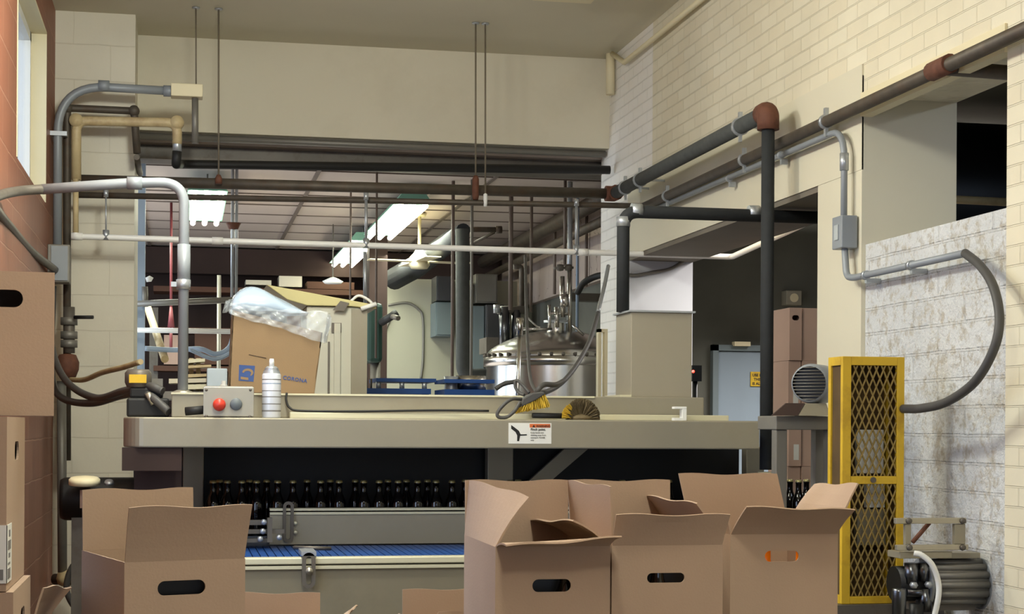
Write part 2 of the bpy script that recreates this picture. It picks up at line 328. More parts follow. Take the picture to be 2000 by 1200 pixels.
# back room
b = MB(); b.box((XR+T+.1, YB+.2, 2.62), (XR+T+.25, 17, 3.2)); struct('wall_back_room_board', b, 'board')
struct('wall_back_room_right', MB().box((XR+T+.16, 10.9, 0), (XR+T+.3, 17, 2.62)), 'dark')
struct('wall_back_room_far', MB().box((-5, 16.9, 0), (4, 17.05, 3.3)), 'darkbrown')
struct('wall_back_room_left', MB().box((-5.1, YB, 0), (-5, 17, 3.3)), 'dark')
xa, xb = WY(745, 600, 15).x, WY(1010, 600, 15).x
struct('wall_back_room_partition', MB().box((xa, 15, 0), (xb, 15.1, 2.84)), mat('partition_paint', (176, 172, 152), .7, var=.06, sc=1.2))
cl = MB().box((-5, YB+.18, 3.22), (4, 17, 3.3)); struct('ceiling_back_room', cl, 'ceilpanel')
b = MB()
for yy in [10.55+.61*i for i in range(11)]: b.box((-5, yy, 3.212), (3.1, yy+.012, 3.221))
for xx in [-4+1.22*i for i in range(6)]: b.box((xx, YB+.3, 3.210), (xx+.03, 16.9, 3.219))
b = struct('trim_6', b, mat('seam_strip', (110, 98, 90), .7))
b = MB().box((-5, 16.2, 2.95), (3.1, 16.4, 3.2)); struct('ceiling_beam', b, 'darkbrown')
# rear wall of the packing room behind the camera, with a roll-up door opening
struct('wall_rear', MB().box((XL-.3, -3.3, 2.9), (XR+T, -3.2, ZC)).box((XL-.3, -3.3, 0), (-.2, -3.2, 2.9)).box((2.5, -3.3, 0), (XR+T, -3.2, 2.9)), 'cream')

# ================================================================== PIPES AND CONDUITS
def V(p, dx=0, dy=0, dz=0): return Vector((p[0]+dx, p[1]+dy, p[2]+dz))
def pipe(name, label, cat, pts, r, m, bend=.05, parts=(), group=None, seg=14):
    """a pipe run; parts: (name, material, a, b, radius) collars and fittings"""
    t = thing(name, label, cat, pts[-1] if pts[-1][2] < pts[0][2] else pts[0], group)
    MB().tube(fillet(pts, bend), r, seg).build('tube', m, t)
    for (n, mm, a, c, rr) in parts: MB().tube([a, c], rr, seg).build(n, mm, t)
    return t
def along(a, c, t): a = Vector(a); c = Vector(c); return a+(c-a)*t
def ring_at(a, c, px_t, half): a = Vector(a); c = Vector(c); u = (c-a).normalized(); p = along(a, c, px_t); return p-u*half, p+u*half
def clamp(parent, a, c, t, r, wallx=None, m='galv'):
    p, q_ = ring_at(a, c, t, .012); b = MB().tube([p, q_], r+.006, 14)
    mid = (p+q_)/2
    if wallx: b.box((mid.x, mid.y-.005, mid.z-.006), (wallx, mid.y+.005, mid.z+.006)).box((mid.x-.008, mid.y-.01, mid.z+r), (mid.x+.008, mid.y+.01, mid.z+r+.03)).box((mid.x-.006, mid.y-.01, mid.z-r-.035), (mid.x+.006, mid.y+.01, mid.z-r))
    return b.build('clamp', m, parent)

# main black pipe across the back of the room, turning toward the camera along the right wall
YM = 9.42
p0 = WY(158, 352, YM); p1 = Vector((2.5, YM, WY(1205, 379, YM).z)); pe = WX(1490, 236, 2.5); p2 = Vector((2.5, 6.80, p1.z)); p3 = Vector((2.5, 6.80, 1.0))
t = thing('steam_pipe', 'thick dark steel pipe crossing the room, then along the brick wall to a rusty elbow', 'pipe', p0)
MB().tube([p0, p1], .031, 16).build('tube', 'darkpipe', t)
MB().tube([p1, p2], .036, 16).build('tube', 'insulgrey', t)
MB().tube([V(p1, -.05), V(p1, .0), V(p1, 0, -.06)], .046, 14).build('elbow', 'rust', t)
MB().tube(fillet([V(p2, 0, .07), p2, V(p2, 0, 0, -.08)], .05), .048, 16).build('elbow', 'rust', t)
MB().tube([V(p2, 0, 0, -.08), V(p3, 0, 0, .31)], .0285, 16).build('tube', 'insul', t)
MB().tube([V(p3, 0, 0, .27), V(p3, 0, 0, .30)], .036, 16).build('collar', 'creamtrim', t)
MB().tube([V(p3, 0, 0, -1.0), V(p3, 0, 0, .27)], .030, 16).build('tube', 'rust', t)
for tt in (.1, .22, .86): clamp(t, p1, p2, tt, .036, XR)
# thinner pipe under it
q0 = WY(150, 381, 9.36); q1 = Vector((2.58, 9.36, WY(1225, 402, 9.36).z)); zB = 2.755
t = thing('water_pipe', 'thinner dark pipe running just below the thick black pipe, crossing under the fluorescent lamps', 'pipe', q0)
MB().tube([q0, q1, V(q1, .06)], .017, 12).build('tube', 'darkpipe', t)
a = Vector((2.585, 9.2, zB)); c = Vector((2.585, 3.2, zB-.005))
t = thing('brass_toned_pipe', 'dark pipe along the brick wall above the openings, with a tee into the small one', 'pipe', a)
MB().tube([a, c], .025, 14).build('tube', 'darkpipe', t)
tee = WX(1838, 142, 2.585); tee.z = zB
MB().tube([V(tee, 0, -.07), V(tee, 0, .07)], .034, 14).build('tee', 'rust', t)
MB().tube([tee, V(tee, .9, 0, -.02)], .026, 14).build('branch', 'darkpipe', t)
for yy in (8.6, 7.35, 6.35): clamp(t, (2.585, yy-.5, zB), (2.585, yy+.5, zB), .5, .025, XR-.02)
# grey conduit along the fascia, box and flexible loop to the guard
zC = 2.70; xC = 2.60
a = Vector((xC, 9.1, zC+.02)); k1 = WX(1650, 252, xC); k1.z = zC; k2 = Vector((xC+.015, k1.y-.0, 2.30)); 
t = thing('conduit_run', 'grey electrical conduit along the beige fascia dropping to a switch box on the post', 'conduit', (xC, 6.2, 2.2))
bx = WX(1648, 455, xC); yb_ = bx.y
MB().tube(fillet([a, (xC, yb_, zC), (xC, yb_, bx.z)], .13), .0135, 12).build('tube', 'conduit', t)
MB().tube([(xC, yb_, 2.53), (xC, yb_, 2.60)], .018, 12).build('coupling', 'galv', t)
h1 = WX(1668, 543, xC); h2 = WX(1885, 495, xC)
MB().tube(fillet([(xC, yb_, bx.z), (xC, yb_-.03, h1.z+.01), h1, h2], .07), .0135, 12).build('tube', 'conduit', t)
for f in (.12, .55): 
    p_ = along(h1, h2, f); MB().tube([V(p_, 0, .012), V(p_, 0, -.012)], .018, 12).box((p_.x, p_.y-.01, p_.z-.03), (XR+.01, p_.y+.01, p_.z-.012)).build('clamp', 'galv', t)
for yy in (8.8, 7.6, 6.9): MB().tube([(xC, yy, zC+.006), (xC, yy+.02, zC+.006)], .018, 12).box((xC, yy, zC-.035), (XR-.019, yy+.02, zC-.012)).build('clamp', 'galv', t)
bb = MB().box((xC-.03, yb_-.05, bx.z-.065), (XR-.012, yb_+.05, bx.z+.065)); o = bb.build('switch_box', 'conduit', t, bevel=.004)
MB().box((xC-.034, yb_-.02, bx.z-.03), (xC-.03, yb_+.02, bx.z+.03)).build('switch_plate', 'galv', o)
pts = [h2, WX(1915, 520, 2.58), WX(1940, 560, 2.56), WX(1952, 620, 2.54), WX(1942, 680, 2.52), WX(1905, 745, 2.50), WX(1850, 785, 2.49), WX(1800, 798, 2.48), WX(1764, 799, 2.47)]
tag(MB().tube(spline(pts, 8), .0155, 12).build('flexible_conduit', 'rubbergrey'), 'thick dark grey flexible conduit looping across the white block wall to the yellow guard', 'conduit')

# pipes on the pier at the left
YL = 9.3
r_ = lambda n: S(n, 150, YL)
A = [WY(112, 492, YL), WY(113, 165, YL), WY(335, 178, YL)]
t = thing('conduit_run', 'light grey conduit rising beside the red wall and bending right to a cream box', 'conduit', A[0])
MB().tube(fillet(A, .27, 10), r_(8.5), 14).build('tube', 'conduit', t)
for (u, v) in ((203, 168), (330, 178)): p_ = WY(u, v, YL); MB().tube([V(p_, -.03), V(p_, .03)], r_(11), 14).build('coupling', 'conduit', t)
jb = MB(); p_ = WY(334, 190, YL); q_ = WY(396, 168, YL); jb.box((p_.x, YL-.05, p_.z), (q_.x, YL+.05, q_.z)); jb.build('junction_box', 'creamtrim', t, bevel=.004)
p_ = WY(381, 190, YL); MB().tube([p_, WY(381, 280, YL)], r_(6.5), 12).build('drop_tube', 'greymetal', t)
p_ = WY(113, 262, YL); MB().box((p_.x-.05, YL-.03, p_.z-.012), (p_.x+.05, YL+.25, p_.z+.012)).build('clamp', 'galv', t)
A = [WY(131, 900, YL+.06), WY(131, 211, YL+.06), WY(262, 217, YL+.06), WY(268, 300, YL+.06)]
t = thing('drain_pipe', 'black pipe rising along the pier corner, crossing and dropping in a short step', 'pipe', A[0])
MB().tube(fillet(A, .03, 4), [r_(8)]*0 or r_(7.5), 12).build('tube', 'darkpipe', t)
for p_ in (A[1], A[2]): MB().lathe([(0, -.03), (r_(10), -.03), (r_(11), 0), (r_(10), .03), (0, .03)], p_, (0, 1, 0), 14).build('elbow', 'darkpipe', t)
p_ = WY(267, 300, YL+.06); MB().tube([V(p_, 0, 0, -.02), V(p_, 0, .75, 0)], r_(6), 12).build('elbow_run', 'darkpipe', t)
# cream pipe: up, right, down, then black pipe across under the beam
YK = 9.34
A = [WY(149, 352, YK), WY(149, 236, YK), WY(346, 240, YK), WY(346, 282, YK)]
t = thing('cream_pipe', 'fat cream painted pipe along the pier turning down into a black pipe below the beam', 'pipe', A[0])
MB().tube(fillet(A, .06, 6), r_(9.5), 16).build('tube', 'creampipe', t)
for p_ in (A[1], A[2]): MB().lathe([(0, -.036), (r_(13), -.03), (r_(14), 0), (r_(13), .03), (0, .036)], p_, (0, 1, 0), 16).build('elbow', 'creampipe', t)
e0 = WY(344, 284, YK); e1 = WY(344, 321, YK); e2 = Vector((2.62, 9.97, WY(1186, 332, 9.97).z)); e3 = WY(352, 321, 9.97)
MB().tube([V(A[3], 0, 0, .04), V(A[3], 0, 0, -.05)], r_(9), 14).build('coupling', 'galv', t)
MB().tube(fillet([V(A[3], 0, 0, -.04), e1, e3, e2], .05, 6), r_(9.5), 16).build('black_pipe', 'black_rubber', t)
# white PVC line
YV = 9.30
B0 = WY(148, 350, YV); B1 = WY(148, 462, YV); Bz = B1.z; e = WY(1430, 502, YV); e.z = WY(1430, 502, YV).z
e_ = Vector((e.x, YV, e.z)); e2 = Vector((e.x+.0, 7.3, e.z+.0))
t = thing('pvc_pipe', 'thin white plastic pipe crossing the whole room and turning into the dark side room', 'pipe', B1)
MB().tube([B0, B1], r_(5.5), 12).build('tube', 'creampipe', t)
MB().tube(fillet([V(B1, 0, 0, .02), B1, e_, (e.x+.05, 7.4, e.z+.12)], .03, 4), r_(6), 14).build('tube', 'pvc', t)
for u in (408, 150, 1120): p_ = along(B1, e_, (u-148)/(1430-148)); MB().tube([V(p_, -.03), V(p_, .03)], r_(7.5), 14).build('coupling', 'pvc', t)
for u, v in ((207, 378), (715, 384), (1126, 396)):
    a = WY(u, v, YV); c = WY(u, v+95, YV); c.z = along(B1, e_, (u-148)/(1430-148)).z
    hb = MB().tube([a, c], r_(3.2 if u > 300 else 1.6), 10).tube([V(c, 0, 0, .04), V(c, 0, 0, -.015)], r_(6.5), 10).tube([V(a, 0, 0, -.02), V(a, 0, 0, .02)], r_(5), 10)
    hb.build('hanger', 'galv', t)
a = WY(713, 492, YV); tag(MB().tube([a, WY(713, 600, YV+.0)], r_(3.8), 10).build('drop_tube', 'galv'), 'thin galvanised tube hanging straight down below the white pipe, left of the ceiling fan', 'pipe')
# ceiling hanger rods
for (u, v, vb, rr, lab) in ((383, -40, 166, 1.8, 'thin steel rod hanging from the ceiling to the cream junction box'), (427, 27, 352, 2.2, 'dark threaded rod from the ceiling down to the thick pipe above the left lamp'),
                     (929, 50, 350, 2.2, 'ceiling rod ending in a rust red sleeve on the thick pipe'), (948, 20, 380, 2.2, 'ceiling rod with a white end, just right of the red sleeved one')):
    Yr = 9.35
    a = WY(u, v, Yr); a.z = ZC-.001; c = WY(u, vb, Yr); t = thing('hanger_rod', lab, 'rod', c, 'ceiling hanger rods')
    MB().tube([V(a), c], r_(rr)*.8, 8).build('rod', 'rodgrey', t)
    MB().lathe([(0, 0), (.022, 0), (.022, .008), (0, .008)], V(a, 0, 0, -.008), (0, 0, 1), 12).build('flange', 'galv', t)
    if u == 929: MB().lathe([(0, 0), (.015, .0), (.02, .02), (.02, .12), (.012, .14), (0, .14)], V(c, 0, 0, -.12), (0, 0, 1), 12).build('sleeve', 'rust', t)
    if u == 948: MB().lathe([(0, 0), (.009, .0), (.012, .02), (.012, .07), (0, .08)], V(c, 0, 0, -.07), (0, 0, 1), 12).build('end_cap', 'white', t)
    if u == 427: MB().lathe([(0, 0), (.02, .0), (.02, .03), (.01, .05), (0, .05)], V(c, 0, 0, -.02), (0, 0, 1), 12).build('clamp', 'rust', t)
# grey box on the left wall corner with flexible conduits
p_ = WY(96, 556, 9.3); q_ = WY(140, 484, 9.3)
t = thing('switch_box', 'grey electrical box fixed in the corner between red wall and pier', 'electrical box', ((p_.x+q_.x)/2, 9.3, p_.z))
o = MB().box((XL, 9.14, p_.z), (q_.x, 9.28, q_.z)).build('enclosure', 'greymetal', t, bevel=.005); MB().box((XL+.02, 9.13, p_.z+.01), (q_.x-.01, 9.14, q_.z-.01)).build('cover', 'conduit', o)
t = thing('conduit_run', 'bluish grey conduit hoop standing on the machine and arching left past the pier', 'conduit', WY(357, 772, 6.95))
Yh = 6.95; L0 = [WY(357, 772, Yh), WY(358, 440, Yh), WY(352, 356, Yh), WY(262, 358, Yh), WY(82, 370, Yh)]
L0 = [WY(357, 772, Yh), WY(360, 357, Yh), WY(262, 357, Yh), WY(82, 370, Yh)]
MB().tube(fillet(L0, .20, 12), S(10, 357, Yh), 16).build('tube', 'conduit', t)
for (u, v) in ((263, 358), ): p_ = WY(u, v, Yh); MB().tube([V(p_, -.03), V(p_, .03, 0, 0)], S(12.5, 357, Yh), 16).build('coupling', 'conduit', t)
p_ = WY(359, 520, Yh); MB().tube([V(p_, 0, 0, -.09), V(p_, 0, 0, .09)], S(12.5, 357, Yh), 16).build('coupling', 'conduit', t)
p_ = WY(358, 556, Yh); MB().tube([V(p_, 0, 0, -.02), V(p_, 0, 0, .02)], S(14, 357, Yh), 16).box((p_.x-.05, p_.y-.01, p_.z-.01), (p_.x, p_.y+.01, p_.z+.01)).build('clamp', 'galv', t)
MB().lathe([(0, 0), (.045, 0), (.045, .012), (.025, .02), (0, .02)], V(L0[0], 0, 0, 0), (0, 0, 1), 20).build('base_flange', 'steel', t)
pts = [WY(82, 370, Yh), WY(40, 373, 6.85), WY(5, 380, 6.6), WY(-18, 392, 6.35), WY(-8, 410, 6.6), WY(18, 442, 7.2), WY(60, 490, 8.2), WY(107, 527, 9.12)]
tag(MB().tube(spline(pts, 8), .020, 12).build('flexible_conduit', 'darksteel'), 'dark ribbed flexible conduit curling along the red wall into the grey corner box', 'conduit')
# valve, rusty fitting and sagging cables below the grey box
t = thing('valve_assembly', 'rusty pipe and shut-off valve with a black lever handle at the pier corner', 'valve', WY(132, 745, 9.2))
MB().tube([WY(135, 600, 9.2), WY(135, 690, 9.2)], r_(11), 14).build('body', 'darksteel', t)
MB().lathe([(0, -.07), (.045, -.06), (.06, -.02), (.062, .02), (.045, .06), (0, .07)], WY(132, 715, 9.2), (0, 0, 1), 18).build('fitting', 'rust', t)
for v in (628, 655, 672): MB().lathe([(0, -.02), (.05, -.02), (.05, .02), (0, .02)], WY(135, v, 9.2), (0, 0, 1), 6).build('nut', 'greymetal', t)
MB().tube([WY(145, 620, 9.14), WY(182, 620, 9.1)], r_(3.6), 10).build('lever', 'black_rubber', t)
A = [WY(120, 745, 9.25), WY(122, 1130, 9.25)]
tag(MB().tube(A, r_(9), 12).build('standpipe', 'greymetal'), 'grey standpipe beneath the rusty valve running down to the floor', 'pipe')
C1 = [WY(98, 560, 9.2), WY(96, 640, 9.1), WY(110, 710, 8.9), WY(140, 755, 8.5), WY(190, 778, 8.0), WY(240, 765, 7.4), WY(290, 755, 7.0), WY(318, 765, 6.95)]
C2 = [WY(104, 560, 9.22), WY(100, 680, 9.15), WY(104, 750, 9.0), WY(125, 780, 8.6), WY(180, 788, 8.1), WY(240, 772, 7.5), WY(285, 770, 7.0), WY(330, 805, 6.9)]
tag(MB().tube(spline(C1), .018, 10).build('cable', 'rubbergrey'), 'upper of two dark cables sagging from the corner box to the machine', 'cable')
tag(MB().tube(spline(C2), .018, 10).build('cable', 'rubbergrey'), 'lower of two dark cables sagging from the corner box to the machine', 'cable')
C3 = [WY(138, 742, 9.0), WY(165, 742, 8.8), WY(200, 728, 8.5), WY(240, 718, 8.2), WY(275, 707, 8.0)]
tag(MB().tube(spline(C3), .014, 10).build('pipe_stub', 'creampipe'), 'short crooked cream pipe reaching right from the rusty valve', 'pipe')
C4 = [WY(165, 1090, 8.9), WY(140, 1110, 8.9), WY(130, 1150, 8.9), WY(145, 1185, 8.9), WY(172, 1200, 8.9)]
tag(MB().tube(spline(C4), .017, 10).build('hose_loop', 'rubbergrey'), 'loop of dark hose hanging behind the open carton at the lower left', 'hose')
t = thing('low_pipe', 'short dark pipe with a brass union low on the pier', 'pipe', WY(105, 1133, 9.2)); MB().tube([WY(106, 1132, 9.3), WY(160, 1132, 9.2)], .03, 12).build('tube', 'darkpipe', t); MB().tube([WY(120, 1130, 9.26), WY(136, 1130, 9.23)], .045, 8).build('union', 'creampipe', t)

# top of right wall: conduit under the ceiling, corner pipe stub
a = WX(1204, 98, XR-.05); c = WX(1330, 0, XR-.05)
u_ = (c-a)
tag(MB().tube([V(a, 0, .1, 0), (XR-.04, 9.6, 3.70), (XR-.04, 3, 3.70)], .016, 12).build('ceiling_conduit', 'creamtrim'), 'cream painted conduit running along the top of the brick wall below the ceiling', 'conduit')
p_ = WY(1192, 185, 9.95); q_ = WY(1192, 85, 9.95)
tag(MB().tube([p_, q_], .028, 12).build('corner_pipe', 'creamtrim'), 'short cream pipe stub in the top back corner of the brick wall', 'pipe')

# ================================================================== STEEL BEAM AND ROOM BEYOND
x0 = -3; x1 = 3.0
b = MB().box((x0, YB+.19, 3.25), (XR+.35, YB+.40, 3.262)).box((x0, YB+.29, 3.135), (XR+.35, YB+.31, 3.25)).box((x0, YB+.19, 3.12), (XR+.35, YB+.40, 3.135))
b.origin = 0; tag(b.build('steel_beam', 'darksteel'), 'dark steel girder spanning just below the cream header', 'beam')
tag(MB().tube([(-.4, 10.16, 3.235), (XR-.01, 10.16, 3.235)], .022, 12).build('girder_pipe', 'greymetal'), 'grey pipe clipped tightly under the cream header', 'pipe')
# fluorescent fixtures (2x4 troffer hung below the back room ceiling)
def fixture(lab, cx, cy, z, L, W, tubes):
    t = thing('fluorescent_lamp', lab, 'ceiling lamp', (cx, cy, z), 'fluorescent lamps in the back room')
    MB().prism([(cx-W/2, cy-L/2, z), (cx-W/2+.05, cy-L/2, z+.07), (cx+W/2-.05, cy-L/2, z+.07), (cx+W/2, cy-L/2, z)], (0, L, 0)).build('reflector', 'green', t)
    for k in range(tubes):
        xx = cx-W/2+W*(k+.5)/tubes; MB().cyl((xx, cy-L/2+.03, z-.022), (xx, cy+L/2-.03, z-.022), .02, 12).build('tube', 'tube', t)
    for yy in (cy-L/2+.2, cy+L/2-.2): MB().cyl((cx, yy, z+.07), (cx, yy, 3.22), .006, 8).build('hanger', 'greymetal', t)
    return t
def lampat(u0, v0, u1, v1, z, W, tubes, lab):
    a = WZ(u0, v0, z); c = WZ(u1, v1, z); return fixture(lab, (a.x+c.x)/2, (a.y+c.y)/2, z, abs(a.y-c.y), W, tubes)
lampat(405, 372, 400, 432, 3.08, .27, 3, 'bright fluorescent lamp nearest the conduit hoop, left in the back room')
lampat(815, 395, 735, 460, 3.08, .26, 3, 'fluorescent lamp right of centre with a pale green reflector, above the ceiling fan')
lampat(718, 470, 665, 515, 3.08, .26, 3, 'smaller looking fluorescent lamp crossed by the white pipe')
area('lamp_glow', (-.45, 12.6, 2.95), (0, 0, 0), .4, 2.4, 60, (.93, 1, .85))
area('lamp_glow', (1.9, 13.2, 2.95), (0, 0, 0), .4, 2.4, 50, (.93, 1, .85))
area('back_ceiling_fill', (.2, 12.6, 1.0), (PI, 0, 0), 2.4, 3, 26, (1, .92, .86))  # upward fill added to brighten the back room ceiling, no fixture here

# ceiling fan
YF = 13.2
c = WY(819, 512, YF); t = thing('ceiling_fan', 'cream ceiling fan with thin blades hanging from a white rod', 'fan', c)
f_ = S(1, 819, YF)
MB().lathe([(0, -14*f_), (16*f_, -13*f_), (21*f_, -6*f_), (20*f_, 0), (14*f_, 3*f_), (20*f_, 8*f_), (12*f_, 16*f_), (6*f_, 26*f_), (0, 27*f_)], c, (0, 0, 1), 24).build('motor_housing', 'creamtrim', t)
MB().cyl(V(c, 0, 0, 24*f_), (c.x, c.y, 3.2), 3.3*f_, 10).build('rod', 'creamtrim', t)
MB().lathe([(0, 0), (12*f_, 0), (14*f_, 6*f_), (0, 8*f_)], (c.x, c.y, 3.22-8*f_), (0, 0, 1), 16).build('canopy', 'creamtrim', t)
for k in range(4):
    an = .12+k*PI/2; d = Vector((math.cos(an), math.sin(an), 0)); n = Vector((-math.sin(an), math.cos(an), 0)); a = c+d*12*f_; e = c+d*102*f_
    MB().prism([a-n*.05, e-n*.065, e+n*.065, a+n*.05], (0, 0, .008)).build('blade', 'creamtrim', t)
# dark insulated duct with its big bend
YD = 11.6; d_ = S(1, 905, YD)
pts = [WY(940, 738, YD+.1), WY(905, 737, YD), WY(904, 690, YD), WY(904, 452, YD)]
t = thing('insulated_duct', 'thick dark grey insulated riser rising vertically beside the tank with an elbow at its foot', 'duct', pts[1])
MB().tube(fillet([WY(950, 733, YD), WY(904, 735, YD), WY(903, 448, YD)], .12, 8), 13.5*d_, 18).build('tube', 'insulgrey', t)
pp = [WY(905, 450, YD), WY(880, 470, 12.6), WY(815, 520, 14.2), WY(770, 545, 14.8)]
MB().tube(pp, [.05, .08, .10, .10], 16).build('branch', 'insul', t)
t = thing('stop_pipe', 'short black pipe at the ceiling above the insulated riser', 'pipe', WY(885, 448, YD+.2)); MB().tube([WY(884, 448, YD+.2), WY(975, 449, YD+.2)], .02, 10).build('tube', 'darkpipe', t); MB().tube([WY(968, 449, YD+.2), WY(980, 449, YD+.2)], .028, 10).build('end_cap', 'darkpipe', t)
tag(MB().tube([WY(975, 449, YD+.3), WY(925, 475, YD+.5)], .012, 8).build('brace_rod', 'darkpipe'), 'slanting brown rod below the short black ceiling pipe', 'rod')
# thin vertical pipes in the back room: (px, top, bottom, half width, Y, material)
for (u, vt, vb, hw, Yv, mm, lab) in ((883, 445, 738, 3.4, 11.4, 'brownpipe', 'thin brown pipe standing left of the insulated riser'), (920, 400, 738, 3.0, 11.3, 'greymetal', 'thin grey pipe standing right of the insulated riser'),
        (997, 400, 606, 4.5, 11.6, 'brownpipe', 'dark pipe dropping to the valves left of the tank'), (1037, 340, 610, 3.2, 11.7, 'brownpipe', 'thin dark pipe right of the one ending at the valves'),
        (734, 360, 700, 2.2, 11.0, 'brownpipe', 'very thin dark rod right of the galvanised drop tube'), (684, 400, 585, 2, 12.0, 'brownpipe', 'very thin rod between the lamps and the cream cabinet'),
        (1103, 400, 520, 3, 11.2, 'brownpipe', 'thin dark pipe rising above the tank top valve'), (1112, 430, 640, 5, 11.25, 'galv', 'bright steel pipe rising above the tank top valve'),
        (1127, 560, 655, 3, 11.6, 'bluegrey', 'bluish pipe standing right of the tank top fittings'), (1083, 470, 575, 3, 13.0, 'brownpipe', 'short brown pipe on the grooved board wall'),
        (1145, 420, 560, 3, 12.6, 'brownpipe', 'dark pipe near the corner on the grooved board wall')):
    bot_ = WY(u, vb, Yv); tag(MB().tube([bot_, (bot_.x, Yv, 3.215)], S(hw, u, Yv), 10).build('vertical_pipe', mm), lab, 'pipe', 'upright pipes in the back room')
A = [WY(1020, 600, 11.8), WY(1020, 470, 11.8), WY(1000, 468, 11.8)]
tag(MB().tube(fillet([WY(1019, 605, 11.8), WY(1019, 521, 11.8), WY(1003, 521, 11.8)], .05), .02, 10).build('bent_pipe', 'darkpipe'), 'brown pipe with a rounded top bend beside the dark valve pipe', 'pipe')
# dark pipes slanting along the top of the board wall
for dz, rr, lab in ((0, .06, 'fat dark duct running high along the grooved board wall'), (-.16, .035, 'dark pipe under the fat duct along the grooved board wall')):
    tag(MB().tube([(2.93, 10.6, 3.12+dz), (2.93, 16.1, 3.12+dz)], rr, 12).build('overhead_pipe', 'darkpipe'), lab, 'pipe')
# electrical cabinets on the cream partition
def cabinet(lab, u0, v0, u1, v1, Y, d, m, door=True, label2=None):
    a = WY(u0, v1, Y); c = WY(u1, v0, Y); t = thing('electrical_cabinet', lab, 'cabinet', ((a.x+c.x)/2, Y, a.z))
    MB().box((a.x, Y, a.z), (c.x, Y+d, c.z)).build('body', m, t, bevel=.004)
    if door: MB().box((a.x+.015, Y-.012, a.z+.015), (c.x-.015, Y, c.z-.015)).build('door', m, t)
    return t
cabinet('blue grey electrical cabinet with a closed door mounted left of the insulated riser', 850, 591, 886, 657, 14.7, .3, 'cabgrey')
cabinet('dark electrical cabinet mounted above the blue grey one', 852, 540, 884, 588, 14.7, .3, 'ssdark')
cabinet('pale square electrical cabinet seen between the thin pipes right of the riser', 929, 536, 972, 592, 14.7, .3, 'greymetal')
cabinet('tall light grey cabinet behind the valves, left of the tank', 922, 598, 948, 735, 14.7, .3, 'cabgrey')
cabinet('dark grey cupboard behind the valves next to the tank', 948, 596, 985, 740, 14.62, .3, 'ssdark')
# valves left of the tank
t = thing('valve_cluster', 'cluster of grey valves and fittings left of the tank dome', 'valves', WY(985, 690, 11.7))
MB().tube([WY(985, 690, 11.7), WY(985, 600, 11.7)], .04, 12).build('body', 'ssdark', t); MB().tube([WY(1008, 680, 11.7), WY(1008, 606, 11.7)], .035, 12).build('body', 'ssdark', t)
MB().tube([WY(972, 606, 11.7), WY(1025, 606, 11.7)], .03, 12).build('manifold', 'darksteel', t); MB().cyl(WY(970, 612, 11.65), WY(970, 596, 11.65), .025).build('handwheel', 'galv', t)
MB().box(WY(950, 690, 11.8), V(WY(1012, 660, 11.8), 0, .3)).build('block', 'darksteel', t); MB().cyl((WY(975, 690, 11.9).x, 11.9, 0), (WY(975, 690, 11.9).x, 11.9, WY(975, 690, 11.9).z), .04).build('foot', 'darksteel', t)
# drop wires on partition
for (pl, lab) in (([(758, 596), (795, 592), (818, 605), (826, 625), (826, 700), (822, 740)], 'thin conduit bending down the cream partition in the back'), ([(735, 690), (755, 640), (765, 615)], 'thin slanting wire on the cream partition')):
    tag(MB().tube(spline([WY(u, v, 14.99) for u, v in pl]), .012, 8).build('wire_run', 'greymetal'), lab, 'wire')
# brown post & green object
a = WY(720, 770, 14.0); c = WY(757, 498, 14.0)
tag(MB().box((a.x, 14, 0), (c.x, 14.2, 3.2)).build('wooden_post', 'darkbrown'), 'dark brown post at the left edge of the cream partition', 'post')
t = thing('hose_reel', 'dark green machine with black fittings beside the cream cabinet', 'machine', WY(733, 700, 12.5)); 
a = WY(717, 708, 12.5); c = WY(748, 592, 12.5); MB().box((a.x, 12.5, a.z), (c.x, 12.8, c.z)).build('housing', 'greenmetal', t, bevel=.03)
MB().tube([WY(745, 630, 12.5), WY(765, 618, 12.4), WY(775, 610, 12.4)], .03, 10).build('nozzle', 'black_rubber', t); MB().tube([WY(764, 618, 12.4), WY(778, 622, 12.3)], .02, 8).build('trigger', 'darksteel', t)
MB().cyl(WY(733, 708, 12.65), (WY(733, 708, 12.65).x, 12.65, 0), .04, 12).build('stand', 'darksteel', t)

# dark shelf area far left
t = thing('storage_rack', 'dark storage rack with brown boards far back in the left part of the back room', 'rack', (WY(360, 700, 16).x, 16, 0))
for (u, lab) in ((300, 1), (520, 1), (690, 1)):
    p_ = WY(u, 700, 16); MB().box((p_.x-.04, 16, 0), (p_.x+.04, 16.1, 2.6)).build('upright', 'darksteel', t)
for v in (560, 640, 715):
    p_ = WY(300, v, 16); q_ = WY(735, v, 16); MB().box((p_.x, 15.9, p_.z-.05), (q_.x, 16.3, p_.z)).build('shelf', 'rack', t)
for (u0, v0, u1, v1, mm, lab) in ((600, 552, 692, 564, 'rack', 'brown board lying on the far rack under the small lamp'), (480, 548, 530, 556, 'cream', 'pale flat package on the far rack left of the film bag'), (545, 540, 590, 560, 'cream', 'pale box on the far rack behind the film bag'), (560, 600, 600, 640, 'rack', 'brown carton on the far rack middle shelf'),
                             (320, 655, 350, 712, 'cardpink', 'pinkish carton low on the far rack, behind the conduit hoop'), (380, 650, 450, 712, 'rack', 'dark brown crate low on the far rack')):
    a = WY(u0, v1, 15.95); c = WY(u1, v0, 15.95); tag(MB().box((a.x, 15.95, a.z), (c.x, 16.25, c.z)).build('stored_carton', mm), lab, 'box')
c = WY(650, 550, 14); t = thing('far_ceiling_lamp', 'small round bright lamp hanging far back under the fluorescent one', 'lamp', c); MB().lathe([(0, -.02), (.07, -.02), (.09, .0), (.03, .03), (0, .04)], c, (0, 0, 1), 20).build('shade', 'white', t); MB().cyl(V(c, 0, 0, .03), (c.x, c.y, 3.2), .006, 8).build('cord', 'greymetal', t)
